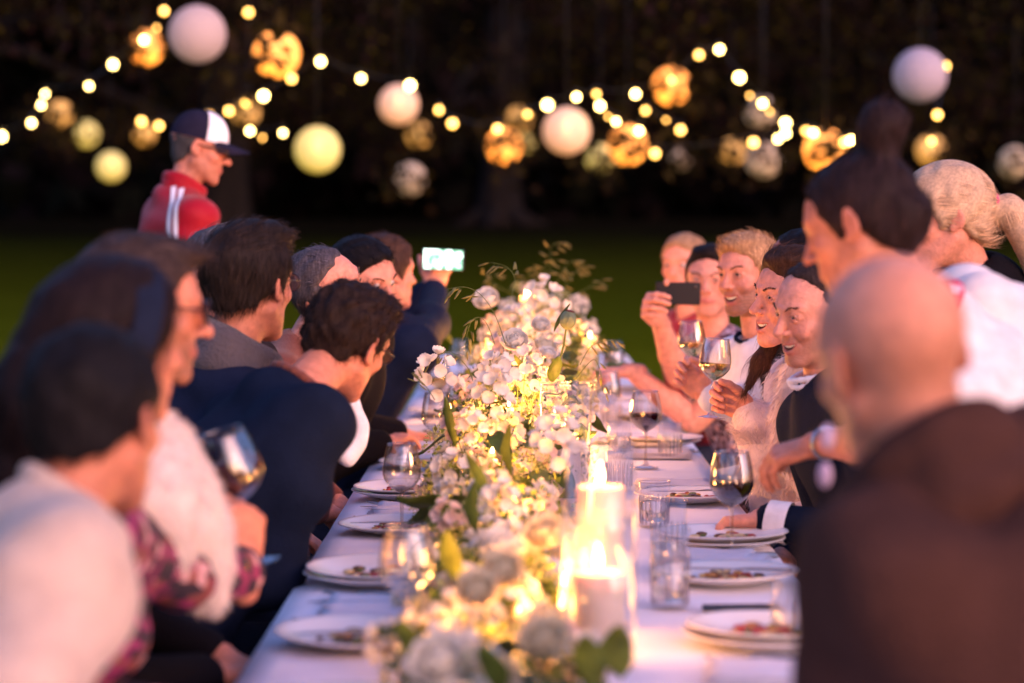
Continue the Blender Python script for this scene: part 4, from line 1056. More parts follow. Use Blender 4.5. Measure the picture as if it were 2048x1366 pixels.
def napkin_mesh(seed):
    mb = MB(); r_ = random.Random(seed)
    for l in range(3):
        nx_, ny_ = 10, 10; vs = []; w, hh = 0.10 - l * 0.004, 0.085 - l * 0.003
        for j in range(ny_):
            for i in range(nx_):
                x = -w + 2 * w * i / 9; y = -hh + 2 * hh * j / 9; vs.append((x + 0.004 * r_.random(), y, 0.004 + l * 0.005 + 0.005 * noise.noise(Vector((x * 16, y * 16, seed + l * 3))) + 0.0015))
        o = len(vs); vs += [(a, b_, c - 0.0035) for a, b_, c in vs]
        fs = [(j * nx_ + i, j * nx_ + i + 1, (j + 1) * nx_ + i + 1, (j + 1) * nx_ + i) for j in range(ny_ - 1) for i in range(nx_ - 1)]
        fs += [tuple(o + q for q in f_[::-1]) for f_ in fs]
        edge = [i for i in range(nx_)] + [j * nx_ + nx_ - 1 for j in range(1, ny_)] + [(ny_ - 1) * nx_ + i for i in range(nx_ - 2, -1, -1)] + [j * nx_ for j in range(ny_ - 2, 0, -1)]
        for a, b_ in zip(edge, edge[1:] + edge[:1]): fs.append((b_, a, o + a, o + b_))
        mb.add(vs, fs)
    return mb.mesh('napkin', M['napkin'])
NAPK = [napkin_mesh(1), napkin_mesh(2)]

def put(name, me, loc, rz, label, cat, group, kids=(), tilt=None):
    o = link(name, me, None, label, cat, group); o.location = loc; o.rotation_euler = (tilt[0] if tilt else 0, tilt[1] if tilt else 0, rz)
    for kn, km in kids: link(kn, km, o)
    return o

def wine_meshes(hb=0.20, rb=0.042, wine=None, level=0.45):
    """bowl, stem with foot, wine"""
    zb = hb * 0.46; H_ = hb - zb
    def R_(t): return rb * (math.sin(min(t / 0.42, 1) * math.pi / 2) ** 0.75 if t < 0.42 else 1 - 0.24 * ((t - 0.42) / 0.58) ** 1.6)
    prof = [(max(R_(t), 0.0015), zb + H_ * t) for t in np.linspace(0.0, 1, 26)]
    inner = [(max(r_ - 0.0012, 0.001), z + (0.0025 if i < 3 else 0)) for i, (r_, z) in enumerate(prof)][::-1]
    mb = MB(); mb.lathe(prof + inner, 40); bowl = mb.mesh('bowl', M['glass_wine'])
    mb = MB(); mb.lathe([(0, zb + 0.003), (0.006, zb + 0.001), (0.0042, zb - 0.008), (0.0034, zb * 0.5), (0.004, 0.018), (0.010, 0.007), (0.026, 0.003), (0.036, 0.0016), (0.0365, 0.0004), (0, 0.0002)], 28); stem = mb.mesh('stem', M['glass_rim'])
    mb = MB(); mb.tube([(prof[-1][0] * math.cos(a), prof[-1][0] * math.sin(a), hb) for a in np.linspace(0, 2 * math.pi, 33)], 0.0009, 6, False); rim = mb.mesh('rim', M['glass_rim'])
    out = [('bowl', bowl), ('stem', stem), ('rim', rim)]
    if wine:
        ts = np.linspace(0.02, level, 16); pr = [(0, zb + H_ * 0.02 + 0.003)] + [(max(R_(t) - 0.0016, 0.001), zb + H_ * t + 0.001) for t in ts] + [(0, zb + H_ * level + 0.001)]
        mb = MB(); mb.lathe(pr, 36); out.append(('wine', mb.mesh('wine', M[wine])))
    return out
def tumbler_meshes(h_=0.10, r_=0.036, water=0.0):
    mb = MB(); pr = [(0, 0.0), (r_ * .86, 0.0), (r_ * .9, 0.004), (r_, h_), (r_ - 0.0018, h_), (r_ * .9 - 0.003, 0.012), (0, 0.010)]
    mb.lathe(pr, 24); out = [('wall', mb.mesh('wall', M['glass']))]
    # cut pattern: raised vertical ribs
    mb = MB()
    for i in range(18):
        a = i * 2 * math.pi / 18; c, s_ = math.cos(a), math.sin(a); mb.tube([(c * r_ * .90, s_ * r_ * .90, 0.006), (c * r_ * .98, s_ * r_ * .98, h_ * .68)], [0.0028, 0.0012], 5)
    out.append(('cut_ribs', mb.mesh('cut_ribs', M['glass_rim'])))
    mb = MB(); mb.tube([((r_ - .0008) * math.cos(a), (r_ - .0008) * math.sin(a), h_) for a in np.linspace(0, 2 * math.pi, 29)], 0.0011, 6, False); out.append(('rim', mb.mesh('rim', M['glass_rim'])))
    if water:
        mb = MB(); mb.lathe([(0, 0.0125), (r_ * .87 - .002, 0.0125), (r_ * (.9 + .1 * water) - .0026, h_ * water), (0, h_ * water)], 24); out.append(('water', mb.mesh('water', M['water'])))
    return out
def place_glass(name, parts, loc, label, cat, group, rz=0.0, tilt=None):
    t = thing(name, label, cat, loc, rz, group)
    if tilt: t.rotation_euler = (tilt[0], tilt[1], rz)
    for kn, km in parts: link(kn, km, t)
    return t
W_RED = wine_meshes(0.215, 0.046, 'red_wine', 0.45); W_EMPTY = wine_meshes(0.215, 0.043, None); W_DREG = wine_meshes(0.205, 0.042, 'red_wine', 0.12)
W_WHITE = wine_meshes(0.20, 0.0405, 'white_wine', 0.42); TUMB = tumbler_meshes(); TUMBW = tumbler_meshes(0.10, 0.036, 0.55); TUMBT = tumbler_meshes(0.14, 0.036, 0.4)

# settings along both sides: (Y, guest)
LS = [(3.28, 'the woman in the white fur stole', 1), (3.92, 'the bearded man in tinted glasses', 0), (4.58, 'the man in the grey scarf', 1), (5.34, 'the leaning man in the navy blazer', 0), (6.0, 'the leaning man, farther plate', 1),
      (6.74, 'the grey-haired man looking down', 0), (7.6, 'the dark-haired man in black', 0), (8.5, 'the person holding up the lit phone', 1), (9.5, 'the empty far left seats, nearer one', 0), (10.6, 'the empty far left seats, last one', 0)]
RS = [(3.94, 'the bald man, nearest on the right', 1), (4.62, 'the bald man, second on the right', 0), (5.12, 'the smiling man in the navy suit', 1), (5.95, 'the woman in pale fur', 0), (7.35, 'the blond laughing man', 1), (8.4, 'the man holding the dark phone', 0), (9.6, 'the blond guest at the far end', 1), (10.6, 'the last place on the far right', 0)]
for side, lst in ((-1, LS), (1, RS)):
    for i, (Y, who, pair) in enumerate(lst):
        X = -0.275 if side < 0 else (0.395 if Y < 4.7 else 0.415)
        jx, jy = rnd.uniform(-.012, .012), rnd.uniform(-.02, .02); zb = T0
        if i % 2 == 0:
            put('charger_plate', PLATE, (X + jx, Y + jy, zb), rnd.random(), f'lower white plate of the two stacked before {who}', 'plate', 'white plates along the table'); zb += 0.012
        pl = put('plate', PLATE, (X + jx + 0.006, Y + jy - 0.004, zb), rnd.random() * 3, f'white plate with leftovers before {who}', 'plate', 'white plates along the table', tilt=(0.0, 0.02 * side))
        link('leftovers', FOOD[i % 4], None, f'leftover food scraps on the plate before {who}', 'food', 'leftover food on the plates').location = (X + jx, Y + jy, zb + 0.001)
        a = math.pi / 2 + rnd.uniform(-.25, .25)
        if i % 2 == 1:
            put('knife', KNIFE, (X + 0.01, Y - 0.02, zb + 0.024), a, f'steel knife resting across the plate before {who}', 'knife', 'steel knives along the table')
        else:
            put('knife', KNIFE, (X, Y - 0.215, T0 + 0.001), a * 1.0, f'steel knife on the cloth beside the plate before {who}', 'knife', 'steel knives along the table')
        put('fork', FORK, (X + rnd.uniform(-.02, .02), Y - 0.18 if i % 2 == 0 else Y + 0.185, T0 + 0.001), math.pi / 2 + rnd.uniform(-.1, .1), f'steel fork on the cloth beside the plate before {who}', 'fork', 'steel forks along the table')
        put('napkin', NAPK[i % 2], (X - side * 0.02, Y + 0.27 if i % 2 else Y - 0.30, T0), rnd.uniform(-.15, .15), f'folded white napkin beside the plate before {who}', 'napkin', 'white napkins along the table')
put('menu_card', (lambda mb: (mb.box((-.068, -.036, 0), (.068, .036, .009)), mb.mesh('phone', M['phone'], False))[1])(MB()), (0.39, 4.24, T0 + 0.001), 0.05, 'black phone lying on the cloth between the two nearest right plates', 'phone', None).name = 'mobile_phone'

G1 = 'wine glasses on the table'; G2 = 'water tumblers on the table'
for (x, y, parts, nm, lab) in [
  (-0.262, 5.25, W_DREG, 'wine_glass', 'nearly empty wine glass with pink dregs on the left by the navy blazer'),
  (-0.235, 6.65, W_EMPTY, 'wine_glass', 'empty wine glass on the left before the dark-haired man in black'),
  (-0.29, 8.45, W_WHITE, 'wine_glass', 'white wine glass at the far left beyond the flowers'),
  (-0.25, 9.8, W_WHITE, 'wine_glass', 'farthest white wine glass on the left side'),
  (-0.18, 3.75, W_EMPTY, 'wine_glass', 'blurred empty wine glass nearest the camera on the left'),
  (0.345, 6.72, W_RED, 'wine_glass', 'red wine glass standing before the hand with white wine'),
  (0.433, 4.97, W_RED, 'wine_glass', 'red wine glass nearest on the right by the watch hand'),
  (0.33, 8.7, W_EMPTY, 'wine_glass', 'empty wine glass on the right past the dark phone man'),
  (0.37, 9.7, W_WHITE, 'wine_glass', 'white wine glass at the far right end'),
  (0.30, 10.8, W_EMPTY, 'wine_glass', 'last empty wine glass at the far end right'),
  (-0.19, 7.4, W_WHITE, 'wine_glass', 'white wine glass against the flowers on the far left'),
  (0.27, 7.6, W_EMPTY, 'wine_glass', 'empty wine glass against the flowers near the blond man')]:
    place_glass(nm, parts, (x, y, T0), lab, 'wine glass', G1, rnd.random())
for (x, y, parts, lab) in [
  (-0.195, 5.45, TUMBT, 'tall cut tumbler behind the glass with pink dregs'), (-0.17, 5.95, TUMB, 'cut tumbler left of the flowers past the pink dregs glass'), (-0.19, 4.55, TUMB, 'cut tumbler beside the flowers before the grey scarf man'),
  (-0.16, 7.0, TUMB, 'cut tumbler just behind the empty left wine glass'), (0.30, 5.45, TUMBW, 'cut tumbler of water on the right nearest the red wine glass'), (0.29, 4.75, TUMBT, 'tall cut tumbler of water left of the nearest red wine glass'),
  (0.265, 4.3, TUMBT, 'tall cut tumbler nearest the tall candle on the right'), (0.25, 6.2, TUMB, 'cut tumbler beside the flowers on the right'), (0.285, 7.05, TUMBW, 'cut tumbler behind the far red wine glass'),
  (0.445, 3.95, TUMB, 'faint clear tumbler by the right table edge'), (0.43, 7.0, TUMB, 'small tumbler right of the far red wine glass'), (0.30, 8.1, TUMB, 'cut tumbler at the far right beside the flowers'), (-0.22, 9.2, TUMB, 'cut tumbler at the far left end')]:
    place_glass('tumbler', parts, (x, y, T0), lab, 'glass', G2, rnd.random())

# ------------------------------------------------------------------ candles
def flame(root, z, s=1.0, big=1.0):
    mb = MB(); mb.lathe([(0.0003, 0), (0.0045 * s, 0.004 * s), (0.0068 * s, 0.012 * s), (0.006 * s, 0.022 * s), (0.0032 * s, 0.034 * s), (0.0004, 0.044 * s)], 12); o = mb.obj('flame', M['flame'], root); o.location.z = z
    mb = MB(); mb.tube([(0, 0, -0.008), (0.001, 0, 0.008)], 0.0012, 6); w = mb.obj('wick', M['wick'], root); w.location.z = z
def pillar(x, y, h_, r_, gr, gh_, lab, glab, e=1.5, fs_=1.0):
    t = thing('pillar_candle', lab, 'candle', (x, y, T0), 0, 'lit pillar candles on the table'); mb = MB()
    mb.lathe([(0, 0.0015), (r_, 0.0015), (r_, h_ - 0.004), (r_ - 0.003, h_), (r_ * .75, h_ - 0.002), (r_ * .45, h_ - 0.007), (0, h_ - 0.008)], 32); mb.obj('wax', M['wax'], t); flame(t, h_ + 0.002, fs_)
    candle_light('candle_glow', (x, y, T0 + h_ + 0.03), e)
    if gr:
        t2 = thing('hurricane_glass', glab, 'candle holder', (x, y, T0), 0, 'glass cylinders round the candles'); mb = MB()
        mb.lathe([(0, 0.0003), (gr, 0.0003), (gr, gh_), (gr - 0.002, gh_), (gr - 0.002, 0.0012), (0, 0.0012)], 48); mb.obj('cylinder', M['glass'], t2)
        mb = MB(); mb.tube([((gr - .001) * math.cos(a), (gr - .001) * math.sin(a), gh_) for a in np.linspace(0, 2 * math.pi, 49)], 0.0016, 8, False); mb.obj('rim', M['glass_rim'], t2)
pillar(0.118, 3.72, 0.150, 0.042, 0.060, 0.235, 'nearest thick pillar candle burning right of the flowers', 'clear glass cylinder round the nearest pillar candle', 0.8, 0.95)
pillar(0.134, 4.12, 0.238, 0.042, 0.060, 0.31, 'taller thick pillar candle second from the camera', 'clear glass cylinder round the taller second candle', 0.8, 0.95)
pillar(0.105, 5.78, 0.17, 0.036, 0.062, 0.30, 'pillar candle inside the amber-lit glass below the poppy pod', 'large glass cylinder with bright rim below the poppy pod', 3.0)
pillar(0.06, 6.95, 0.16, 0.034, 0.058, 0.335, 'pillar candle in the glass behind the poppy pod', 'glass cylinder behind the poppy pod', 3.0)
pillar(-0.06, 8.2, 0.20, 0.03, 0, 0, 'slim candle burning among the white blooms left of the pod', '', 2.5)
pillar(0.02, 9.0, 0.40, 0.03, 0, 0, 'farthest candle burning high above the flowers', '', 3)
def tealight(x, y, z, lab, e=0.5, s=0.6):
    t = thing('votive_candle', lab, 'candle', (x, y, T0), 0, 'small votive candles in glasses'); mb = MB(); z0 = z - T0
    hh_ = z0 + 0.03 if z0 < .12 else 0.05; mb.lathe([(0, 0.0), (0.026, 0.0), (0.029, 0.004), (0.032, hh_), (0.030, hh_), (0.027, 0.006), (0, 0.006)], 24); mb.obj('holder', M['glass'], t)
    rr_ = 0.0255 if z0 < .12 else 0.011
    mb = MB(); mb.lathe([(0, 0.0075), (rr_, 0.0075), (rr_, z0), (0, z0 - 0.001)], 20); mb.obj('wax', M['wax'], t); flame(t, z0 + 0.003, s); candle_light('votive_glow', (x, y, z + 0.025), e * 2.4)
for (px_, py_, Y, e, lab) in [(1035, 1218, 3.85, .5, 'left of the two nearest round votive lights'), (1082, 1238, 3.75, .5, 'right of the two nearest round votive lights'), (1127, 1150, 4.05, .4, 'small votive light left of the nearest pillar candle'),
  (1057, 985, 5.05, .4, 'tiny votive light glimmering amid the centre greenery'), (1018, 800, 5.9, .5, 'votive light left of the large glass cylinder'), (1038, 655, 8.7, .5, 'votive light left of the poppy pod among blossoms'), (1110, 812, 5.95, .3, 'votive light seen through the large glass cylinder'),
  (979, 665, 8.0, .4, 'votive light beside the left white wine glass'), (1180, 668, 8.6, .5, 'votive light at the right of the far flowers'),
  (960, 1345, 3.5, 0.5, 'added unseen votive light among the lowest front blooms'), (925, 1290, 3.75, 0.4, 'added unseen votive light left in the blush roses'), (1020, 1000, 4.6, 0.4, 'added unseen votive light deep in the lower centre greenery'), (985, 900, 5.15, 0.35, 'added unseen votive light low among the white stock blooms'), (1150, 880, 6.3, 0.45, 'added unseen votive light low behind the large glass cylinder'), (960, 840, 6.3, 0.45, 'added unseen votive light low left behind the poppy pod'), (1120, 800, 7.2, 0.9, 'added unseen votive light low among the blossoms past the pod'), (1010, 760, 8.1, 0.9, 'added unseen votive light low between the two far clusters')]:  # this last row: unseen votives added to warm the blooms from within
    p_ = P(px_, py_, Y); tealight(p_.x, p_.y, max(p_.z - 0.02, T0 + 0.03), lab, e, 0.4 if e in (.4, .3) else 0.6)

# ------------------------------------------------------------------ the guests
DK = (0.030, 0.019, 0.015); BR = (0.075, 0.038, 0.024); BLK = (0.014, 0.011, 0.012); GY = (0.13, 0.12, 0.13); BLD = (0.42, 0.24, 0.12)
SK1, SK2, SK3 = (0.52, 0.24, 0.155), (0.46, 0.20, 0.12), (0.60, 0.30, 0.215)
back_flow = lambda b: np.stack([0 * b[:, 0], -0.25 - 0.9 * (b[:, 2] > 0.06), -0.9 + 0.9 * (b[:, 2] > 0.06)], 1)
front_flow = lambda b: np.stack([0.2 + 0 * b[:, 0], np.where(b[:, 2] > 0.07, 0.9, -0.35), np.where(b[:, 2] > 0.07, 0.1, -0.9)], 1)

# left side, nearest first ------------------------------------------------
L1 = person('man in a cream jumper with a short dark fade, seen from behind', P(190, 846, 3.05), 18, 8, -2, hip=(-0.96, 2.72, 0.50), body_yaw=64, skin=SK2, hair='short', hair_col=BLK,
   hair_t=0.011, strands=(1500, 0.022, 0.0016), flow=back_flow, top=('jumper', 'cream_knit', 0), bulk=0.020, h=0.006, neck=P(135, 1050, 3.0), collar=('collar', 'cream_knit', 0.066, 0.012, 0.015, 0.02), fold=0.013)
L2 = person('woman with long dark hair, navy headband and white fur stole raising a red wine glass', P(232, 690, 3.5), 48, 4, 4, hip=(-0.80, 3.42, 0.50), body_yaw=72, female=True, leg_mat='floral_dress', skin=SK1, hair='woman', hair_col=(0.022, 0.012, 0.012),
   hair_t=0.018, hair_extra=(('c', [(0, -0.075, 0.03), (-0.02, -0.11, -0.08), (-0.05, -0.12, -0.20), (-0.06, -0.11, -0.32)], [0.07, 0.072, 0.06, 0.03]), ('c', [(-0.06, -0.02, 0.02), (-0.08, -0.05, -0.1), (-0.08, -0.06, -0.22)], [0.05, 0.05, 0.03])),
   strands=(1500, 0.12, 0.002), flow=(0, -0.2, -1), top=('dress', 'floral_dress', 0), sleeves='long', h=0.006, Rw=P(530, 1150, 3.92), Rhand=dict(d=Vector((0.0, 0.25, 1)), n=Vector((0.7, -0.7, 0.1)), curls=(62, 62, 60, 60), tcurl=35, h=0.006, sc=1.05), Rpole=(0.2, -0.3, -1), fold=0.006)
L3 = person('bearded man in brown tinted glasses and white collar behind the stole', P(282, 624, 3.92), 74, 6, 0, hip=(-0.88, 4.0, 0.50), body_yaw=86, skin=SK1, hair='short', hair_col=(0.07, 0.045, 0.04), hair_t=0.015,
   hair_extra=(('e', (0, 0.045, 0.105), (0.055, 0.05, 0.025)),), strands=(1300, 0.045, 0.0016), flow=front_flow, stubble=0.85, top=('blazer', 'black_cloth', 0), bulk=0.01, collar=('collar', 'white_shirt', 0.058, 0.008, 0.02, 0.01), nose=1.15)
spectacles(L3, 'spec_lens', 0.025, thick=0.0022)
L4 = person('silver-haired man mostly hidden behind the bearded man and the scarf man', P(440, 564, 5.5), -125, 8, 0, hip=(-0.92, 5.75, 0.50), body_yaw=100, skin=SK3, hair='short', hair_col=GY, hair_t=0.014,
   strands=(2200, 0.04, 0.0012), flow=lambda b: np.stack([0.3 + 0 * b[:, 0], -0.9 + 0 * b[:, 0], 0.1 + 0 * b[:, 0]], 1), top=('jacket', 'charcoal', 0), gh=0.012)
L5 = person('dark-haired man in a navy coat and thick grey scarf looking away', P(498, 570, 5.15), 28, 2, 2, hip=(-0.92, 5.15, 0.50), hs=1.03, body_yaw=58, skin=SK1, hair='short', hair_col=DK, hair_t=0.014,
   hair_extra=(('e', (0.01, 0.02, 0.105), (0.065, 0.07, 0.030)),), strands=(3200, 0.034, 0.0011), flow=front_flow, lift=0.35, top=('coat', 'navy_coat', 0), bulk=0.018, collar=('scarf', 'grey_knit', 0.074, 0.024, 0.075, 0.02), h=0.004, neck=P(468, 712, 5.13), fold=0.011)
spectacles(L5, 'lens_clear', 0.022)
L6 = person('man with curly dark hair leaning over the table in a navy blazer', P(692, 684, 5.0), 30, 18, 16, hip=(-0.80, 4.55, 0.50), sw=0.170, body_yaw=60, skin=SK1, hair='short', hair_col=(0.032, 0.018, 0.014), hair_t=0.010,
   hair_noise=(0.009, 110), hair_extra=(('e', (0.0, 0.03, 0.10), (0.068, 0.065, 0.032)),), strands=(4200, 0.020, 0.0012), curl=2.2, flow=front_flow, lift=0.7, top=('blazer', 'navy', 0), bulk=0.022, h=0.004,
   neck=P(585, 796, 4.82), Rw=(-0.47, 4.90, 0.73), Lw=(-0.60, 5.30, 0.66), collar=('collar', 'rust', 0.064, 0.008, 0.010, 0.01), Rpole=(-0.3, -0.3, -1.0), Lhand=dict(d=(1, .1, 0), n=(0, 0, 1), h=0.006), fold=0.014)
spectacles(L6, 'lens_clear', 0.020)
L7 = person('grey-haired man with high forehead bowing his head behind the curly-haired man', P(658, 582, 6.2), 118, -4, 32, hip=(-0.86, 6.3, 0.50), body_yaw=95, skin=SK3, hair='receding', hair_col=(0.12, 0.10, 0.11), hair_t=0.009,
   strands=(1800, 0.022, 0.0012), flow=back_flow, stubble=0.25, top=('jacket', 'rust', 0), h=0.004, eyes=(0.0, -0.3), brow_col=(0.1, 0.08, 0.07), neck=P(610, 690, 6.25))
L8 = person('dark-haired man in black looking down the table behind the bowed grey head', P(728, 562, 6.9), 128, 14, 8, hip=(-0.82, 7.0, 0.50), body_yaw=95, skin=SK3, hair='short', hair_col=BLK, hair_t=0.015, strands=(900, 0.04, 0.002), flow=front_flow,
   top=('jacket', 'black_cloth', 0), bulk=0.02, eyes=(0, -0.4), h=0.005, neck=P(738, 655, 6.9), Rw=(-0.40, 6.95, 0.80), Lw=(-0.38, 7.4, 0.79), gh=0.012)
L9h = P(872, 572, 8.3)
L9 = person('brown-haired guest in a navy jacket holding a lit phone up high', P(772, 548, 7.9), 52, 2, 0, hip=(-0.72, 7.75, 0.50), body_yaw=55, skin=SK3, hair='short', hair_col=(0.09, 0.045, 0.03), hair_t=0.020, strands=(900, 0.05, 0.002), flow=back_flow,
   top=('jacket', 'navy_coat', 0), bulk=0.02, h=0.005, Rw=L9h, Rhand=dict(d=(0.25, 0.1, 1), n=(0.3, -0.9, 0.1), curls=(35, 35, 40, 50), h=0.005, tcurl=10), Lw=P(852, 580, 8.45), Lhand=dict(d=(0.3, 0, 1), n=(-0.9, -0.3, 0), curls=(40, 45, 50, 50), h=0.006), Rpole=(0.7, -0.2, -1), Lpole=(0, 0, -1), neck=P(785, 640, 7.9), gh=0.012)
L10 = person('second brown-haired guest just showing behind the dark-haired man in black', P(752, 552, 8.9), 60, 4, 0, hip=(-0.85, 8.9, 0.50), body_yaw=80, skin=SK3, hair='short', hair_col=(0.06, 0.03, 0.022), hair_t=0.014, strands=(300, 0.04, 0.002), top=('jacket', 'charcoal', 0), h=0.006, gh=0.014)

# standing man in the red track jacket
Rm = person('standing man in a red track jacket, trucker cap and sunglasses looking down', P(398, 298, 8.5), 82, 14, 0, hip=(-1.24, 8.5, 0.98), body_yaw=68, skin=(0.52, 0.24, 0.17), hair='bald', hair_col=(0.10, 0.09, 0.09), strands=(400, 0.01, 0.002), flow=back_flow,
   stubble=0.45, top=('track_jacket', 'track_red', 0), bulk=0.02, stand=True, h=0.0045, collar=('collar', 'track_red', 0.062, 0.012, 0.05, 0.012), neck=P(364, 388, 8.48), nose=1.2, fold=0.007, gh=0.011, sw=0.19)
spectacles(Rm, 'spec_lens', 0.022, thick=0.003)
# cap: crown in six panels, white front panel, peak
def capmesh(lo_t, hi_t, off, cond):
    mb = MB(); n_ = 36; k_ = 12; vs = []
    for j in range(k_ + 1):
        th = math.pi / 2 * j / k_
        for i in range(n_ + 1):
            a = lo_t + (hi_t - lo_t) * i / n_
            rx, ry, rz = 0.087 + off, 0.106 + off, 0.105 + off
            vs.append(head_pt(Rm, (rx * math.cos(th) ** .8 * math.sin(a), -0.010 + ry * math.cos(th) ** .8 * math.cos(a), 0.034 + rz * math.sin(th) ** 1.0)))
    mb.add(vs, [(j * (n_ + 1) + i, j * (n_ + 1) + i + 1, (j + 1) * (n_ + 1) + i + 1, (j + 1) * (n_ + 1) + i) for j in range(k_) for i in range(n_)])
    return mb
cp = link('cap', None, Rm['root'])
mb_child(Rm['root'], 'crown', capmesh(-math.pi, math.pi, 0, None), M['cap_navy']).parent = cp
mb_child(Rm['root'], 'front_panel', capmesh(-1.32, 1.32, 0.0035, None), M['stripe_white']).parent = cp
mb = MB(); vs = []
for layer in (0, 1):
    for j in range(9):
        q = j / 8
        for i in range(21):
            a = -1.1 + 2.2 * i / 20; x = 0.086 * math.sin(a); y0 = -0.010 + 0.107 * math.cos(a); vs.append(head_pt(Rm, (x * (1 - .15 * q * q), y0 + q * 0.088 * math.cos(a * 1.1) + .001, 0.040 + layer * 0.004 - 0.012 * q - 5.0 * (x ** 2) * q)))
for layer in (0, 1):
    o = layer * 9 * 21; mb_f = [(o + j * 21 + i, o + j * 21 + i + 1, o + (j + 1) * 21 + i + 1, o + (j + 1) * 21 + i) for j in range(8) for i in range(20)]
    mb.f += mb_f
mb.v = [tuple(x) for x in vs]; mb_child(Rm['root'], 'peak', mb, M['cap_navy']).parent = cp
for k_, dx in enumerate((-0.016, 0.012)):
    pts = [P(343, 338, 8.4), P(349, 360, 8.35), P(351, 400, 8.3), P(351, 450, 8.3), P(353, 500, 8.3)]
    drape(Rm, 'sleeve_stripe', [p_ + Vector((dx, 0, 0)) for p_ in pts], 0.017, M['stripe_white'], 0.004, (0.05, 1, 0))

# right side, farthest first ----------------------------------------------
R1 = person('blond guest in a dark red top half hidden behind the dark phone', P(1368, 532, 9.2), -150, 4, 0, hip=(0.80, 9.35, 0.50), body_yaw=-110, skin=SK3, hair='short', hair_col=(0.30, 0.17, 0.09), hair_t=0.012, strands=(500, 0.03, 0.002), top=('shirt', 'red_shirt', 0), h=0.0055, eyes=(0, -0.1), gh=0.014)
R2 = person('dark-haired young man photographing with a black phone in his raised hand', P(1419, 562, 8.0), -168, 4, 0, hip=(0.84, 8.15, 0.50), body_yaw=-125, skin=SK3, hair='short', hair_col=(0.02, 0.013, 0.011), hair_t=0.008, hair_extra=(('e', (0, 0.03, 0.104), (0.055, 0.05, 0.020)),),
   strands=(900, 0.03, 0.0016), flow=back_flow, top=('shirt', 'plaid', 0), sleeves='short', eyes=(-0.2, -0.05), stubble=0.25, mouth='closed', h=0.004, Rw=P(1318, 640, 7.75), Rhand=dict(d=Vector((-0.45, -0.75, 0.5)), n=Vector((-0.9, 0.45, 0.15)), curls=(66, 68, 70, 70), joint=(1.0, 0.45, 0.35), h=0.004, sc=1.12, tcurl=5), Rpole=(0.25, -0.1, -1), Lw=P(1262, 742, 7.95), Lhand=dict(d=(-1, -0.1, 0.0), n=(0, 0, 1), h=0.006), gh=0.012)
R3 = person('blond laughing man in a white shirt holding a white wine glass', P(1496, 550, 6.95), -134, 6, 2, hip=(0.84, 7.0, 0.50), body_yaw=-112, skin=SK3, hair='short', hair_col=(0.36, 0.20, 0.10), hair_t=0.013, hair_extra=(('e', (0, 0.030, 0.102), (0.058, 0.055, 0.024)),),
   strands=(2000, 0.026, 0.0013), flow=lambda b: np.stack([0.3 + 0 * b[:, 0], np.where(b[:, 2] > .06, 0.5, -.3), np.where(b[:, 2] > .06, 0.6, -.9)], 1), lift=0.4, hs=0.94, top=('shirt', 'white_shirt', 0), bulk=0.014, eyes=(-0.1, -0.1), stubble=0.9, mouth='open', h=0.0035, brow_col=(0.12, 0.06, 0.03),
   Rw=P(1412, 790, 6.85), Rhand=dict(d=Vector((-0.75, 0.1, 0.75)), n=Vector((-0.1, 0.95, 0.2)), curls=(50, 58, 62, 66), h=0.004, tcurl=25), Rpole=(1.0, 0.1, -0.5), collar=('collar', 'navy', 0.062, 0.006, 0.008, 0.012))
R4 = person('man with a dark cropped balding crown in a black jacket behind the smiling woman', P(1603, 548, 6.4), -84, 4, 0, hip=(0.95, 6.35, 0.50), body_yaw=-95, fur=(7000, 0.02, 0.002, (0.02, 0.013, 0.010)), skin=(0.36, 0.15, 0.09), hair='receding', hair_col=BLK, hair_t=0.006, strands=(900, 0.01, 0.002), flow=back_flow, top=('jacket', 'black_cloth', 0), bulk=0.02, h=0.004, nose=1.15, gh=0.012, neck=P(1590, 660, 6.45), Lpole=None)
# the woman in pale fur
R5 = person('laughing brunette woman in pale pink fur jacket raising a white wine glass', P(1586, 598, 5.9), -114, 2, -5, hip=(0.92, 5.92, 0.50), body_yaw=-100, female=True, skin=SK3, hair='woman', hair_col=(0.085, 0.038, 0.022), hair_t=0.012,
   hair_extra=(('e', (-0.012, 0.022, 0.105), (0.058, 0.060, 0.030)), ('c', [(0.062, -0.02, -0.02), (0.070, 0.010, -0.10), (0.078, 0.045, -0.17), (0.070, 0.085, -0.23)], [0.020, 0.024, 0.022, 0.008])),
   strands=(5200, 0.055, 0.0010), flow=lambda b: np.stack([0.15 + 0 * b[:, 0], np.where(b[:, 2] > 0.05, -0.95, np.where(b[:, 2] < -0.05, 0.45, -0.6)), np.where(b[:, 2] > 0.05, 0.25, -0.9)], 1), curl=0.8, lift=0.22, eyes=(-0.5, -0.05), mouth='open', h=0.0022, hs=0.98,
   top=('fur_jacket', 'pink_fur', 0), bulk=0.030, fur=(9000, 0.024, 0.0016, (0.74, 0.58, 0.56)), Rw=P(1500, 822, 6.02), Rhand=dict(d=Vector((-0.92, 0.10, 0.42)), n=Vector((0.10, 0.98, 0.15)), curls=(48, 60, 66, 66), joint=(1.0, 1.05, 0.7), thumb=(0.45, 0.85, -0.45), h=0.003, sc=0.93, tcurl=12, nails=1),
   Rpole=(0.2, 0.2, -1), Lw=(0.60, 5.62, 0.72), brow_col=(0.03, 0.015, 0.012), fold=0.003, neck=P(1622, 712, 5.95))
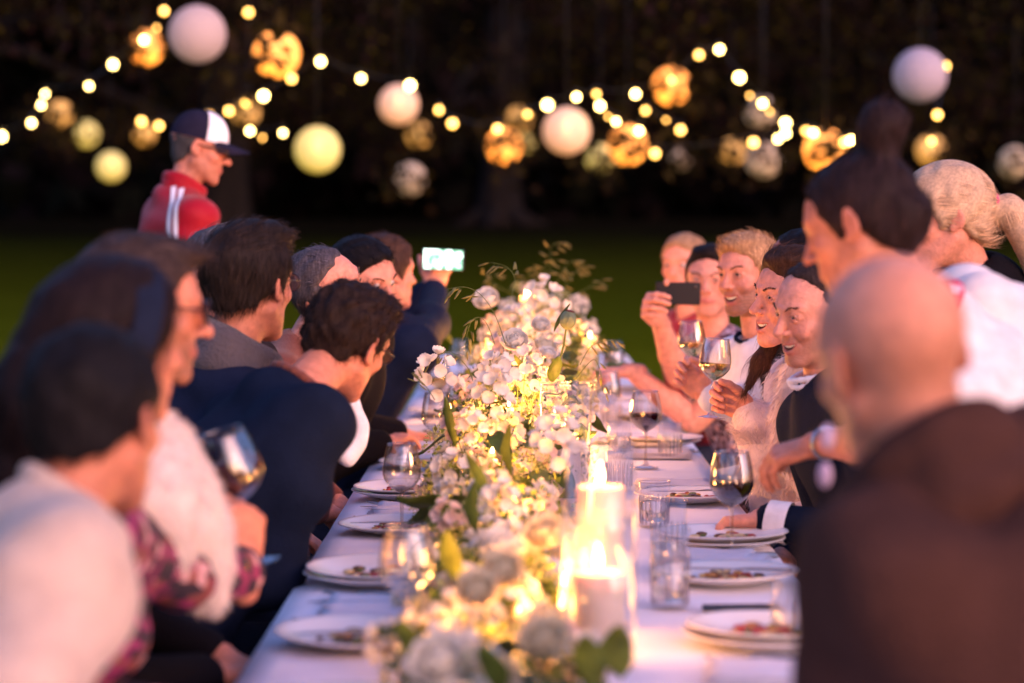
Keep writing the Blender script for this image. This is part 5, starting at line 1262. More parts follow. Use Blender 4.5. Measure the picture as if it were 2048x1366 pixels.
# the smiling man, resting close behind the bald man
R6 = person('smiling man with short receding hair and stubble in a navy suit', P(1632, 624, 5.3), -117, 13, -5, hip=(0.95, 5.28, 0.50), body_yaw=-100, skin=(0.62, 0.32, 0.235), hair='high', hair_col=(0.055, 0.035, 0.030), hair_t=0.006,
   hair_noise=(0.002, 120), strands=(4200, 0.012, 0.0009), flow=front_flow, lift=0.5, eyes=(-0.5, -0.08), mouth='open', stubble=0.65, h=0.0022, hs=0.93, top=('suit_jacket', 'navy', 0), bulk=0.012, nose=1.12, brow_col=(0.10, 0.05, 0.03), iris=(0.05, 0.035, 0.025),
   Lw=(0.53, 5.20, 0.80), Lhand=dict(d=(-0.9, .35, -0.1), n=(0.1, 0.1, 1), curls=(30, 32, 34, 36), h=0.004), collar=('collar', 'white_shirt', 0.060, 0.006, 0.018, 0.012), neck=P(1640, 760, 5.33))
# beige fur panel over the woman's near shoulder
b_ = SDF((0.50, 5.35, 0.75), (0.95, 5.85, 1.25), 0.009)
b_.path([P(1625, 735, 5.62), P(1607, 820, 5.58), P(1585, 905, 5.58)], [0.055, 0.062, 0.05], 0.03); b_.disp(folds(0.006, 1.6, 2)); fv, fq = b_.net()
child_mesh(R5['root'], 'fur_sleeve', fv, fq, M['beige_fur'])
bs, nn = sample_surface(fv, fq, 1800); rv, rq, rc = ribbons(bs, nn, np.tile(np.array((0.2, 0, -1.0)), (len(bs), 1)), 0.022, 0.0016, 3, 0.6, 0.4, 0.3, 0, (0.62, 0.42, 0.33), 0.15); child_mesh(R5['root'], 'fur', rv, rq, M['hair_light'], rc)
# cuff fur ring and thin loose hair
bs = []; c0 = R5['lim'][0][1].lerp(R5['lim'][0][2], 0.78); ax = (R5['lim'][0][2] - R5['lim'][0][1]).normalized(); a1 = ax.orthogonal().normalized(); a2 = ax.cross(a1)
for i in range(1500):
    t_ = rnd.uniform(0, 6.283); q_ = rnd.uniform(-0.02, 0.02); d_ = a1 * math.cos(t_) + a2 * math.sin(t_); bs.append(((c0 + d_ * 0.046 + ax * q_), d_))
B_ = np.array([list(x[0]) for x in bs]); N_ = np.array([list(x[1]) for x in bs]); rv, rq, rc = ribbons(B_, N_, np.tile(np.array(list(ax)), (len(B_), 1)), 0.03, 0.0014, 3, 0.7, 0.5, 0.2, 0, (0.8, 0.66, 0.64), 0.1)
child_mesh(R5['root'], 'cuff_fur', rv, rq, M['hair_light'], rc)

# woman with the bun, reaching over
R7 = person('woman with a high dark bun and white coat reaching over with a bare arm', P(1722, 452, 4.1), -62, 20, 0, hip=(1.17, 4.3, 0.72), body_yaw=-72, female=True, skin=(0.48, 0.22, 0.14), hair='woman', hair_col=(0.036, 0.019, 0.018), hair_t=0.006,
   hair_extra=(('e', (0.0, -0.096, 0.152), (0.047, 0.046, 0.044)), ('e', (0, -0.078, 0.115), (0.036, 0.036, 0.036)), ('e', (0, -0.085, -0.01), (0.055, 0.045, 0.05))), strands=(1200, 0.03, 0.002), flow=lambda b: np.stack([0 * b[:, 0], -0.4 + 0 * b[:, 0], 0.8 + 0 * b[:, 0]], 1),
   top=('coat', 'white_coat', 0), bulk=0.004, sleeves='short', stand=True, h=0.006, neck=P(1850, 640, 4.15), Lw=P(1490, 934, 4.98), Lhand=dict(d=Vector((-0.9, 0.25, -0.30)), n=Vector((0.1, -0.35, 0.9)), curls=(35, 38, 40, 42), h=0.004, tcurl=20), Lpole=(0.3, -0.2, -1), collar=('scarf', 'floral_scarf', 0.062, 0.014, 0.03, 0.01), gh=0.011)
E_, W_ = R7['lim'][1][1], R7['lim'][1][2]; ax = (W_ - E_).normalized(); torus_child(R7, 'watch_strap', W_ - ax * 0.028, ax, 0.0275, 0.0055, M['steel'])
mb = MB(); c_ = W_ - ax * 0.028 + Vector((0, -0.3, .95)).normalized() * 0.029; mb.ball(c_, (0.015, 0.015, 0.006), 14, 8, Vector((0, -0.3, .95)).to_track_quat('Z', 'Y').to_matrix()); mb_child(R7['root'], 'watch_face', mb, M['porcelain'])
R8 = person('blonde woman in a black top with her ponytail in a pink hair tie', P(1888, 437, 5.35), -92, 12, 0, hip=(1.16, 5.5, 0.90), body_yaw=-85, female=True, skin=SK3, hair='woman', hair_mat='hair_light', hair_col=(0.50, 0.32, 0.19), hair_t=0.012,
   hair_extra=(('c', [(0, -0.100, 0.005), (0, -0.150, -0.015), (0, -0.185, -0.08), (0, -0.185, -0.155)], [0.024, 0.034, 0.042, 0.030]), ('e', (0, -0.09, 0.005), (0.03, 0.03, 0.03)), ('e', (0.04, -0.06, -0.02), (0.03, 0.04, 0.04))), strands=(9000, 0.060, 0.0011),
   flow=lambda b: np.stack([0 * b[:, 0], np.where(b[:, 1] < -0.11, -0.15, -0.95), np.where(b[:, 1] < -0.11, -1.0, -0.12 - 2.0 * (b[:, 2] - 0.01) * (b[:, 1] < 0))], 1), lift=0.03, top=('top', 'black_cloth', 0), sleeves='short', stand=True, h=0.004, neck=P(1952, 560, 5.4), eyes=None)
torus_child(R8, 'hair_tie', head_pt(R8, (0, -0.118, 0.002)), (R8['R'] @ Vector((0, 1, 0.2))), 0.024, 0.008, M['scrunchie'])
R10 = person('dark-haired guest just showing between the hair bun and the blonde ponytail', P(1888, 540, 5.9), -40, 10, 0, hip=(1.10, 6.0, 0.62), body_yaw=-70, skin=SK2, hair='short', hair_col=BLK, hair_t=0.010, hs=0.88, strands=(500, 0.02, 0.002), top=('jacket', 'black_cloth', 0), h=0.006, gh=0.014)
A_ = SDF((0.6, 3.9, 0.6), (1.25, 4.9, 1.5), 0.012); A_.path([P(1960, 640, 4.25), P(2050, 720, 4.3), P(2110, 830, 4.35), P(2120, 1000, 4.35)], [0.085, 0.12, 0.15, 0.17], 0.06); A_.disp(folds(0.008, 1.0, 3)); fv, fq = A_.net(); child_mesh(R7['root'], 'cape', fv, fq, M['white_coat'])
# bald man nearest on the right
R9 = person('bald man in a heavy dark brown fleece coat, seen from behind', P(1785, 722, 2.78), -22, 10, -8, hip=(0.86, 2.62, 0.50), body_yaw=-52, skin=(0.66, 0.32, 0.21), hair='shaved', hair_col=(0.27, 0.13, 0.09), strands=(0, 0, 0), hair_t=0.0, hair_noise=(0, 1), hs=1.0,
   top=('fleece_coat', 'brown_fleece', 0), bulk=0.045, h=0.005, neck=P(1850, 955, 2.76), collar=('cowl', 'brown_fleece', 0.080, 0.026, 0.10, 0.015), Lw=(0.52, 3.0, 0.80), Lpole=(-0.5, -0.6, -1), fold=0.018, sw=0.170)
mb = MB(); 
for (x_, y_, Y_) in ((1655, 875, 3.25), (1650, 950, 3.28)): mb.ball(P(x_, y_, Y_), (0.010, 0.014, 0.018), 12, 8)
mb_child(R9['root'], 'shirt_front', mb, M['pink_shirt'])

# white fur stole of the woman with the headband
A_ = SDF((-0.95, 3.0, 0.55), (-0.2, 3.95, 1.25), 0.010); pr = L2
A_.path([P(305, 900, 3.6), P(330, 1000, 3.6), P(375, 1100, 3.62), P(425, 1190, 3.64)], [0.040, 0.070, 0.058, 0.020], 0.05)
A_.path([P(310, 900, 3.55), P(290, 1000, 3.5), P(320, 1090, 3.5)], [0.05, 0.075, 0.05], 0.05); A_.disp(folds(0.006, 1.2, 4)); fv, fq = A_.net()
child_mesh(L2['root'], 'fur_stole', fv, fq, M['white_fur']); bs, nn = sample_surface(fv, fq, 9000)
rv, rq, rc = ribbons(bs, nn, np.tile(np.array((0.2, 0, -1.0)), (len(bs), 1)), 0.017, 0.0013, 3, 0.9, 0.6, 0.2, 0, (0.82, 0.69, 0.60), 0.06); child_mesh(L2['root'], 'fur', rv, rq, M['hair_light'], rc)
# headband
mb = MB(); vs = []
n_ = 30
for i in range(n_ + 1):
    a = -1.75 + 3.5 * i / n_
    for w in (-0.024, -0.008, 0.008, 0.024):
        r_ = 1.0; vs.append(head_pt(L2, ((0.102) * math.sin(a), 0.012 + w - 0.03 * (1 - math.cos(a)), 0.022 + 0.112 * math.cos(a) - abs(w) * .08)))
mb.add(vs, [(i * 4 + k, i * 4 + k + 1, i * 4 + k + 5, i * 4 + k + 4) for i in range(n_) for k in range(3)]); mb_child(L2['root'], 'headband', mb, M['headband'])
Eb, Wb = L2['lim'][0][1], L2['lim'][0][2]; axb = (Wb - Eb).normalized()
for k_ in range(4): torus_child(L2, 'bracelet', Wb - axb * (0.035 + 0.013 * k_), axb + Vector((0.1 * rnd.uniform(-1, 1), 0, 0.1)), 0.034, 0.003, M['gold'])
# white napkin / shirt front of the leaning man
mb = SDF((-0.50, 4.9, 0.85), (-0.15, 5.4, 1.15), 0.006); mb.path([P(700, 800, 5.15), P(712, 850, 5.15), P(700, 905, 5.12)], [0.024, 0.022, 0.028], 0.02); mb.disp(folds(0.008, 2.4, 1)); fv, fq = mb.net(); child_mesh(L6['root'], 'shirt_front', fv, fq, M['white_shirt'])

# guests' cuffs and buttons
for pr, side, nm, mt in ((R6, 1, 'shirt_cuff', 'white_shirt'),):
    E_, W_ = pr['lim'][side][1], pr['lim'][side][2]; ax = (W_ - E_).normalized(); mb = MB(); mb.tube([W_ - ax * 0.050, W_ - ax * 0.002], [0.047, 0.043], 18, False); mb_child(pr['root'], nm, mb, M[mt])

# held things -------------------------------------------------------------
def held_glass(parts, px_, py_bottom, py_top, Y, lab, tiltx=0, tilty=0, sc=1.0):
    b0 = P(px_, py_bottom, Y); t = place_glass('wine_glass', parts, b0, lab, 'wine glass', 'wine glasses held by guests', 0.4, (tiltx, tilty)); t.scale = (sc,) * 3; return t
held_glass(W_WHITE, 1421, 836, 680, 6.05, 'white wine glass raised by the laughing woman in fur', 0.0, 0.09)
held_glass(W_WHITE, 1388, 780, 645, 7.0, 'white wine glass held by the blond laughing man', 0.0, -0.05)
held_glass(wine_meshes(0.225, 0.054, 'red_wine', 0.62), 518, 1125, 870, 3.95, 'red wine glass raised by the woman in the white fur stole', 0.0, -0.30)
def phone(c, rz, lab, lit, ry=0.0):
    t = thing('mobile_phone', lab, 'phone', c, rz); t.rotation_euler = (0, ry, rz); mb = SDF((-0.09, -0.02, -0.06), (0.09, 0.02, 0.06), 0.004); mb.box((0, 0, 0), (0.074, 0.0045, 0.037), 0.004); v_, q_ = mb.net()
    link('case', mk_mesh('case', v_, q_, M['phone']), t)
    mb = MB(); mb.box((-0.066, -0.0062, -0.033), (0.066, -0.0050, 0.033)); link('screen' if lit else 'back_cover', mb.mesh('screen', M['screen'] if lit else M['phone'], False), t)
    if not lit:
        mb = MB(); mb.ball((0.055, -0.0065, 0.022), (0.006, 0.002, 0.006), 12, 6); mb.obj('camera_lens', M['spec_frame'], t)
m, n, b = new_mat('screen'); M['screen'] = m; b.inputs['Base Color'].default_value = (0, 0, 0, 1)
tc = n.nodes.new('ShaderNodeTexCoord'); nz = n.nodes.new('ShaderNodeTexNoise'); nz.inputs['Scale'].default_value = 38; n.links.new(tc.outputs['Object'], nz.inputs[0])
rp = n.nodes.new('ShaderNodeValToRGB'); rp.color_ramp.elements[0].color = (0.05, 0.22, 0.12, 1); rp.color_ramp.elements[0].position = .4; rp.color_ramp.elements[1].color = (0.75, 1.0, 0.85, 1); rp.color_ramp.elements[1].position = .55
n.links.new(nz.outputs[0], rp.inputs[0]); n.links.new(rp.outputs[0], b.inputs['Emission Color']); b.inputs['Emission Strength'].default_value = 1.5
phone(P(886, 519, 8.20) , 0.05, 'lit phone with a bright screen held up on the left', True, 0.05)
phone(P(1356, 587, 7.68), 0.12, 'black phone held sideways in front of the dark-haired man', False, 0.02)

# chairs ------------------------------------------------------------------
def chair(loc, rz, lab):
    t = thing('dining_chair', lab, 'chair', loc, rz, 'wooden chairs along the table')
    mb = MB(); mb.box((-0.21, -0.20, 0.34), (0.21, 0.20, 0.365)); mb.obj('seat', M['wood'], t, False)
    for sx in (-.18, .18):
        for sy in (-.17, .17):
            m2 = MB(); m2.tube([(sx, sy, 0), (sx, sy, 0.34)], [0.014, 0.017], 8); m2.obj('leg', M['wood'], t)
    m2 = MB(); m2.box((-0.2, -0.205, 0.62), (0.2, -0.19, 0.70)); m2.box((-0.2, -0.2, 0.34), (-0.175, -0.19, 0.64)); m2.box((0.175, -0.2, 0.34), (0.2, -0.19, 0.64)); m2.obj('backrest', M['wood'], t, False)
for pr, who in ((L1, 'the man in the cream jumper'), (L2, 'the woman in the white fur stole'), (L3, 'the bearded man'), (L4, 'the silver-haired man'), (L5, 'the grey scarf man'), (L6, 'the leaning blazer man'), (L7, 'the bowed grey-haired man'), (L8, 'the dark-haired man in black'), (L9, 'the guest with the lit phone'), (L10, 'the half-hidden brown-haired guest'),
   (R1, 'the blond guest in dark red'), (R2, 'the man with the black phone'), (R3, 'the blond laughing man'), (R4, 'the balding man in black'), (R5, 'the woman in pink fur'), (R6, 'the smiling man in navy'), (R9, 'the bald man in brown fleece')):
    h_ = pr['hip']; by = math.atan2(pr['f2'].x, pr['f2'].y); chair((h_.x, h_.y, 0), -by, 'plain wooden chair under ' + who)

# ------------------------------------------------------------------ flowers
def petal(mb, w, l, cup, mtx, roll=0.25, n=5):
    vs = []
    for j in range(n):
        t = j / (n - 1)
        for i in range(4):
            u = i / 3 * 2 - 1; ww = w * math.sin(math.pi * min(0.12 + t * 0.78, 1)) ** 0.7
            vs.append(mtx @ Vector((u * ww, l * math.sin(t * cup) / max(cup, .01), l * (1 - math.cos(t * cup)) / max(cup, .01) + 0.25 * w * u * u - roll * w * t ** 4)))
    mb.add(vs, [(j * 4 + i, j * 4 + i + 1, (j + 1) * 4 + i + 1, (j + 1) * 4 + i) for j in range(n - 1) for i in range(3)])
def rose_mesh(name, m, r, seed, layers=5):
    r_ = random.Random(seed); mb = MB()
    layers += 2
    for L in range(layers):
        q = L / (layers - 1); n_ = 4 + L
        for k in range(n_):
            a = k * 2 * math.pi / n_ + L * 0.7 + r_.uniform(-.15, .15); el = math.radians(82 - 72 * q + r_.uniform(-6, 6))
            mt_ = Matrix.Translation((0, 0, r * 0.1 * (1 - q))) @ Matrix.Rotation(a, 4, 'Z') @ Matrix.Translation((0, r * (0.05 + 0.16 * q), 0)) @ Matrix.Rotation(el, 4, 'X')
            petal(mb, r * (0.30 + 0.26 * q) * r_.uniform(.8, 1.2), r * (0.72 + 0.35 * q) * r_.uniform(.85, 1.12), 1.7 - 0.5 * q + r_.uniform(-.2, .2), mt_)
    mb.v = [tuple(Vector(v_) + noise.noise_vector(Vector(v_) * 60) * r * 0.10) for v_ in mb.v]
    return mb.mesh(name, m)
def cluster_mesh(name, m, seed, n_=11, R=0.035, L=0.06, fr=0.015):
    r_ = random.Random(seed); mb = MB()
    for k in range(n_):
        a = k * 2.4; t = k / n_; z = -L * .5 + L * t; q = R * (1 - t * .6) * r_.uniform(.7, 1.1); c = Vector((q * math.cos(a), q * math.sin(a), z))
        d = Vector((math.cos(a), math.sin(a), 0.5 + t)).normalized(); rot = d.to_track_quat('Z', 'Y').to_matrix().to_4x4()
        for p_ in range(5): petal(mb, fr * .62, fr * 1.25, 0.8, Matrix.Translation(c) @ rot @ Matrix.Rotation(p_ * 1.2566 + r_.random(), 4, 'Z') @ Matrix.Rotation(0.35, 4, 'X'), 0.1, 4)
    return mb.mesh(name, m)
def umbel_mesh(seed, R=0.04, n_=34):
    r_ = random.Random(seed); mb = MB()
    for k in range(n_):
        a = k * 2.4; q = math.sqrt(k / n_) * R; c = Vector((q * math.cos(a), q * math.sin(a), 0.014 * (1 - (q / R) ** 2) + r_.uniform(-.002, .002)))
        if k % 2 == 0: mb.tube([(0, 0, -0.035), c], 0.0005, 3, False)
        for j in range(4): mb.ball(c + Vector((r_.uniform(-.004, .004), r_.uniform(-.004, .004), r_.uniform(0, .002))), 0.0017, 5, 4)
    return mb.mesh('umbel', M['umbel'])
def leaf_mesh(L=0.07, w=0.02, m='leaf'):
    mb = MB(); vs = []; n_ = 8
    for j in range(n_ + 1):
        t = j / n_; ww = w * math.sin(math.pi * t ** 0.8) + 0.0004
        for u in (-1, 0, 1): vs.append((u * ww, L * t, 0.35 * w * abs(u) - 0.35 * L * t * t + 0.01 * math.sin(t * 6)))
    o = len(vs); vs += [(a, b_, c - 0.0006) for a, b_, c in vs]
    fs = [(j * 3 + i, j * 3 + i + 1, (j + 1) * 3 + i + 1, (j + 1) * 3 + i) for j in range(n_) for i in range(2)]; fs += [tuple(o + q for q in f_[::-1]) for f_ in fs]
    mb.add(vs, fs); return mb.mesh('leaf', M[m])
ROSES = [rose_mesh('rose', M['petal_white'], 0.036, 1), rose_mesh('rose', M['petal_cream'], 0.032, 2), rose_mesh('rose', M['petal_blush'], 0.034, 3), rose_mesh('rose', M['petal_white'], 0.028, 4, 4)]
CLUS = [cluster_mesh('blossom', M['petal_white'], 5), cluster_mesh('blossom', M['petal_white'], 6, 13, .04, .08, .015), cluster_mesh('blossom', M['petal_cream'], 7, 9, .03, .05, .016), cluster_mesh('blossom', M['petal_blush'], 8, 8, .026, .04, .015)]
UMB = [umbel_mesh(1), umbel_mesh(2, 0.03, 24)]
LEAVES = [leaf_mesh(0.075, 0.019), leaf_mesh(0.055, 0.016, 'leaf_yellow'), leaf_mesh(0.095, 0.014), leaf_mesh(0.05, 0.020)]

def oat(root, O, pts, n_=9, seed=0, hang=True, size=1.0):
    """arching grass stem hung with spikelets"""
    r_ = random.Random(seed); st = MB(); O = Vector(O); pts = [Vector(p) - O for p in pts]
    curve = []
    for i in range(len(pts) - 1):
        p0 = pts[max(i - 1, 0)]; p1 = pts[i]; p2 = pts[i + 1]; p3 = pts[min(i + 2, len(pts) - 1)]
        for k in range(6):
            t = k / 6; curve.append(0.5 * ((2 * p1) + (-p0 + p2) * t + (2 * p0 - 5 * p1 + 4 * p2 - p3) * t * t + (-p0 + 3 * p1 - 3 * p2 + p3) * t ** 3))
    curve.append(pts[-1]); L = len(curve)
    st.tube(curve, [0.0011 - 0.0006 * i / L for i in range(L)], 5)
    for k in range(n_):
        i = int(L * (0.45 + 0.54 * k / max(n_ - 1, 1))); i = min(i, L - 1); c = curve[i]; tg = (curve[i] - curve[i - 1]).normalized()
        sd = Vector((r_.uniform(-1, 1), r_.uniform(-1, 1) * .6, r_.uniform(-.8, .1))).normalized(); q = c + sd * 0.010 * size + tg * 0.004
        d = (tg * 0.8 + sd * 0.5 + Vector((0, 0, -0.5))).normalized() if hang else (tg + sd * .4).normalized()
        st.tube([c, q], 0.0004, 4, False); m3 = d.to_track_quat('Y', 'Z').to_matrix(); sp = MB()
        for h_ in (-1, 1): sp.ball(q + d * 0.010 * size + m3 @ Vector((h_ * 0.0013, 0, 0)), (0.0024 * size, 0.0115 * size, 0.0016 * size), 8, 6, m3 @ Matrix.Rotation(h_ * 0.16, 3, 'Z'))
        sp.obj('spikelet', M['spikelet'], root)
    st.obj('stem', M['stem'], root)

def zmax(y):
    pts = [(2.6, .84), (3.6, .87), (4.3, .94), (4.9, 1.00), (5.4, 1.07), (5.9, 1.10), (6.6, 1.13), (7.6, 1.17), (8.6, 1.22), (9.6, 1.22), (10.4, 1.1)]
    for (a, za), (b_, zb) in zip(pts, pts[1:]):
        if y <= b_: return za + (zb - za) * max(0, (y - a) / (b_ - a))
    return 1.1
ARR = [(2.9, -.02, .15, 'nearest low cluster of white blooms at the bottom edge'), (3.45, -.04, .16, 'low cluster of blush roses around the two nearest votives'), (4.05, -.06, .13, 'green and yellow cluster left of the nearest pillar candles'), (4.7, -.05, .14, 'leafy cluster with a big white bloom in the lower centre'),
       (5.3, -.07, .16, 'tall white stock blooms just before the poppy pod'), (5.9, -.02, .20, 'airy cluster around the poppy pod with oat grass stems'), (6.6, -.01, .20, 'white rose cluster just behind the poppy pod'), (7.5, .02, .21, 'cluster of white blossoms past the poppy pod'),
       (8.5, .06, .23, 'far cluster of white blossoms with tall wild stems'), (9.6, .08, .23, 'farthest cluster of flowers at the table end')]
up3 = Vector((0, 0, 1))
for ai, (Y, cx, wd, lab) in enumerate(ARR):
    t = thing('flower_arrangement', lab, 'flowers', (cx, Y, T0), 0, 'flower arrangements down the table'); org = Vector((cx, Y, T0)); zt = zmax(Y) - T0
    mb = MB(); mb.lathe([(0, 0.001), (0.05, 0.001), (0.062, 0.02), (0.055, 0.06), (0.048, 0.075), (0.044, 0.075), (0.05, 0.06), (0.056, 0.02), (0, 0.006)], 28); mb.obj('vase', M['glass'], t)
    stems = MB(); green = []
    big = Y < 5
    nf = 32 if Y < 8 else 36
    for k in range(nf):
        for tries in range(30):
            a = rnd.uniform(0, 6.283); q = math.sqrt(rnd.random()); x = q * math.cos(a) * wd; y = q * math.sin(a) * 0.36
            zz = zt * (0.28 + 0.72 * rnd.random() ** 0.7) * (1 - 0.45 * q * q)
            # keep blooms clear of the flames
            w = org + Vector((x, y, zz))
            if all((w.x - fx) ** 2 + (w.y - fy) ** 2 > fr_ ** 2 for fx, fy, fr_ in ((0.118, 3.72, .09), (0.134, 4.12, .09), (0.105, 5.78, .09), (0.06, 6.95, .085), (-0.007, 3.85, .035), (0.03, 3.75, .035), (-.12, 7.9, .05), (.02, 9.0, .05))): break
        kind = rnd.random(); d = (Vector((x * 1.5, y - 0.10, 0.05 + 0.6 * zz / zt * .2)) + up3 * 0.12).normalized()
        if kind < 0.17: me = rnd.choice(ROSES if ai not in (1,) else ROSES[1:3]); nm = 'rose'
        elif kind < 0.70: me = rnd.choice(CLUS); nm = 'blossom'
        else: me = rnd.choice(UMB); nm = 'umbel'
        o = link(nm, me, t); o.location = (x, y, zz); s_ = rnd.uniform(0.8, 1.2) * (0.95 if Y > 6 else 1.0)
        o.rotation_mode = 'QUATERNION'; o.rotation_quaternion = d.to_track_quat('Z', 'Y'); o.scale = (s_,) * 3
        stems.tube([(x * 0.15, y * 0.15, 0.03), (x * 0.6, y * 0.6, zz * 0.6), (x, y, zz - 0.004)], 0.0013, 5, False)
    stems.obj('stems', M['stem'], t)['kind'] = 'stuff'
    for k in range(30):
        a = rnd.uniform(0, 6.283); q = math.sqrt(rnd.uniform(.1, 1)); x = q * math.cos(a) * wd * 1.05; y = q * math.sin(a) * 0.36; zz = zt * rnd.uniform(.15, 0.9) * (1 - .4 * q * q)
        o = link('leaf', rnd.choice(LEAVES), t); o.location = (x, y, zz); o.rotation_euler = (rnd.uniform(-.3, .9), rnd.uniform(-.6, .6), rnd.uniform(0, 6.28)); s_ = rnd.uniform(.8, 1.5); o.scale = (s_,) * 3
    # filler: fine sprigs and small leaves
    n_ = 1500; a = rng.uniform(0, 6.283, n_); q = np.sqrt(rng.random(n_)); x = q * np.cos(a) * wd; y = q * np.sin(a) * 0.37; zz = zt * rng.uniform(0.05, 0.92, n_) * (1 - .45 * q * q)
    p0 = np.stack([x, y, zz], 1); aa = rng.normal(0, 1, (n_, 3)); aa[:, 2] += .5; aa /= np.linalg.norm(aa, axis=1)[:, None]; bb = np.cross(aa, rng.normal(0, 1, (n_, 3))); bb /= np.linalg.norm(bb, axis=1)[:, None]
    s2 = rng.uniform(.008, .022, n_)[:, None]; V = np.stack([p0, p0 + aa * s2 * .5 + bb * s2 * .28, p0 + aa * s2, p0 + aa * s2 * .5 - bb * s2 * .28], 1).reshape(-1, 3)
    cs = np.array([(0.09, 0.13, 0.02), (0.20, 0.24, 0.03), (0.26, 0.26, 0.05), (0.10, 0.15, 0.03), (0.05, 0.08, 0.02)])[rng.integers(0, 5, n_)]
    link('foliage', mk_mesh('foliage', V, np.arange(n_ * 4).reshape(-1, 4), M['sprig'] if 'sprig' in M else M.setdefault('sprig', mat('sprig', (.1, .1, .02), 0.6, 0.3, 0.2, 40, attr=True)), np.repeat(cs, 4, 0), False), t, kind='stuff')
    ARR[ai] = (Y, cx, wd, t)

tc_ = ARR[5][3]; O = Vector(tc_.location)
def poppy(x, y, Y, r, base, root, O, tilt=(0.15, -.1)):
    c = P(x, y, Y) - O; b0 = P(*base) - O; d = (c - b0).normalized(); m3 = d.to_track_quat('Z', 'Y').to_matrix(); mb = MB(); vs = []; nu, nv = 40, 18
    for j in range(nv + 1):
        th = math.pi * j / nv
        for i in range(nu):
            ph = 2 * math.pi * i / nu; rr = r * (1 + 0.035 * math.cos(ph * 10)) * math.sin(th) ** 0.9
            vs.append(c + m3 @ Vector((rr * math.cos(ph), rr * math.sin(ph), -math.cos(th) * r * 1.15 + (0.1 * r if j == 0 else 0))))
    mb.add(vs, [(j * nu + i, j * nu + (i + 1) % nu, (j + 1) * nu + (i + 1) % nu, (j + 1) * nu + i) for j in range(nv) for i in range(nu)]); mb.obj('seed_pod', M['pod'], root)
    mb = MB(); top = c + d * r * 1.12; mb.lathe([(0, 0.001), (r * .35, 0.0005), (r * .55, -0.002), (r * .5, -0.004), (0.002, -0.004)], 20); 
    for i in range(9): a = i * .698; mb.tube([(0, 0, .0015), (r * .6 * math.cos(a), r * .6 * math.sin(a), -0.0005)], [0.0012, 0.0009], 5)
    mb.v = [tuple(top + m3 @ Vector(v)) for v in mb.v]; mb.obj('pod_crown', M['rust'], root)
    mb = MB(); mid = b0.lerp(c, .55) + Vector((0.004, 0, 0)); mb.tube([b0, mid, c - d * r * 1.05, c - d * r * .9], [0.0032, 0.0026, 0.0022, 0.005], 10); mb.obj('stem', M['stem'], root)
poppy(1136, 640, 5.9, 0.0205, (1110, 752, 5.9), tc_, O)
def big_leaf(root, O, pts, w, m='leaf'):
    mb = MB(); pts = [P(*p) - Vector(O) for p in pts]; n_ = 12; vs = []
    for j in range(n_ + 1):
        t = j / n_; k = min(int(t * (len(pts) - 1)), len(pts) - 2); c = pts[k].lerp(pts[k + 1], t * (len(pts) - 1) - k); ww = w * math.sin(math.pi * (0.03 + .95 * t)) ** .8
        for u in (-1, 0, 1): vs.append(c + Vector((u * ww, 0.006 * abs(u), 0.004 * abs(u))))
    mb.add(vs, [(j * 3 + i, j * 3 + i + 1, (j + 1) * 3 + i + 1, (j + 1) * 3 + i) for j in range(n_) for i in range(2)]); mb.obj('leaf', M[m], root)
big_leaf(tc_, O, [(1104, 768, 5.88), (1108, 745, 5.86), (1118, 715, 5.84)], 0.017)
big_leaf(tc_, O, [(1048, 748, 5.9), (1040, 730, 5.88), (1028, 712, 5.86)], 0.008, 'leaf_yellow')
big_leaf(tc_, O, [(1036, 765, 5.85), (1030, 752, 5.85), (1024, 745, 5.85)], 0.009)
big_leaf(tc_, O, [(1108, 665, 5.9), (1120, 640, 5.9), (1140, 610, 5.9)], 0.006)
oat(tc_, O, [P(1012, 690, 5.9), P(990, 630, 5.9), P(962, 590, 5.9), P(930, 574, 5.9), P(895, 578, 5.9)], 7, 1, size=1.4)
oat(tc_, O, [P(950, 775, 5.8), P(935, 735, 5.8), P(905, 708, 5.8), P(880, 706, 5.8), P(855, 722, 5.8)], 8, 2, size=1.3)
oat(tc_, O, [P(1160, 730, 5.9), P(1180, 695, 5.9), P(1205, 683, 5.9), P(1232, 680, 5.9)], 7, 3, size=1.2)
oat(tc_, O, [P(990, 690, 6.0), P(975, 650, 6.0), P(960, 635, 6.0), P(945, 640, 6.0), P(935, 665, 6.0), P(930, 690, 6.0)], 10, 4, size=1.2)
oat(tc_, O, [P(1020, 600, 6.6), P(1030, 560, 6.6), P(1015, 535, 6.6), P(985, 525, 6.6)], 7, 5, size=1.4)
oat(tc_, O, [P(1150, 760, 5.8), P(1185, 720, 5.8), P(1200, 740, 5.8), P(1205, 780, 5.8)], 5, 6)
t8 = ARR[8][3]; O8 = Vector(t8.location)
for k, (x, y) in enumerate([(1110, 485), (1065, 535), (1160, 530), (1100, 520), (980, 545), (1190, 560), (1140, 520)]):
    oat(t8, O8, [P(1080 + 12 * (k - 3), 640, 8.5), P((x + 1080) / 2, (y + 640) / 2, 8.5), P(x - 8, y + 12, 8.5), P(x + 8, y, 8.5)], 8, 10 + k, size=1.6)
t3 = ARR[4][3]; O3 = Vector(t3.location)
oat(t3, O3, [P(870, 800, 5.4), P(850, 770, 5.4), P(838, 758, 5.4)], 6, 30, hang=False)
big_leaf(t8, O8, [(905, 690, 8.6), (880, 655, 8.6), (858, 628, 8.6), (832, 628, 8.6)], 0.022, 'leaf_yellow')
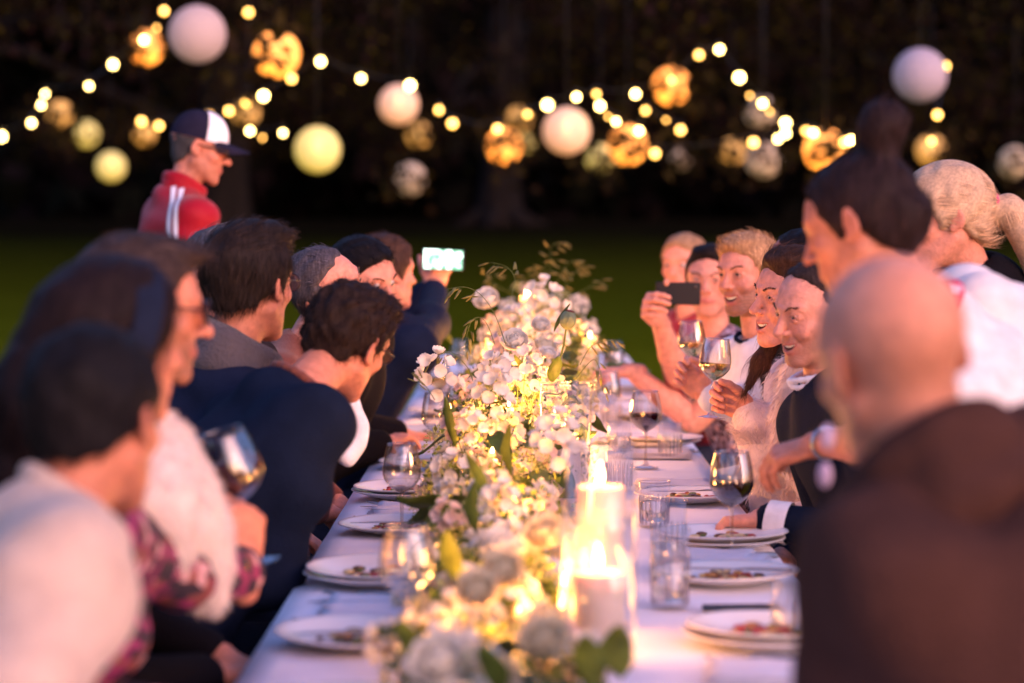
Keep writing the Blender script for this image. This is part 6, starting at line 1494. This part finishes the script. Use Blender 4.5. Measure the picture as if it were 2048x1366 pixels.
for k, (x, y, Y, w_, m_) in enumerate([(830, 1300, 3.3, .02, 'leaf_yellow'), (1180, 1330, 3.25, .022, 'leaf_yellow'), (1230, 1310, 3.3, .024, 'leaf_yellow'), (990, 1345, 3.1, .018, 'leaf'), (900, 1120, 3.9, .018, 'leaf_yellow'), (940, 1020, 4.3, .013, 'leaf'), (960, 960, 4.5, .012, 'leaf_yellow'), (900, 850, 5.2, .011, 'leaf'), (1010, 905, 4.9, .010, 'leaf_yellow')]):
    rt_ = ARR[0 if Y < 3.2 else 1 if Y < 3.7 else 2 if Y < 4.4 else 3][3]; big_leaf(rt_, Vector(rt_.location), [(x + 12, y + 50, Y), (x, y, Y - .02), (x - 30 + 20 * (k % 3), y - 55, Y - .05)], w_, m_)
# hero blooms
for (x, y, Y, me, s_, r_, nm) in [(1030, 688, 5.95, ROSES[0], 1.0, tc_, 'rose'), (985, 775, 5.3, CLUS[1], 1.1, t3, 'blossom'), (995, 735, 5.5, CLUS[0], 1.2, t3, 'blossom'), (1110, 868, 4.75, CLUS[1], 1.2, ARR[3][3], 'blossom'), (1080, 655, 6.7, ROSES[0], 0.85, ARR[6][3], 'rose'),
   (1085, 590, 7.6, CLUS[1], 1.4, ARR[7][3], 'blossom'), (975, 605, 7.4, ROSES[0], 1.2, ARR[7][3], 'rose'), (870, 740, 5.6, CLUS[1], 1.2, t3, 'blossom'), (1000, 1150, 3.55, ROSES[1], 1.1, ARR[1][3], 'rose'), (1090, 1075, 3.9, ROSES[1], 1.1, ARR[2][3], 'rose'), (950, 1190, 3.5, ROSES[1], 1.1, ARR[1][3], 'rose'),
   (880, 1330, 3.15, ROSES[0], 1.1, ARR[0][3], 'rose'), (1090, 1290, 3.2, ROSES[1], 1.15, ARR[0][3], 'rose'), (1020, 755, 5.75, ROSES[3], 0.8, tc_, 'rose')]:
    o = link(nm, me, r_); o.location = P(x, y, Y) - Vector(r_.location); o.rotation_mode = 'QUATERNION'; o.rotation_quaternion = Vector((rnd.uniform(-.3, .3), -0.8, 0.7)).to_track_quat('Z', 'Y'); o.scale = (s_,) * 3
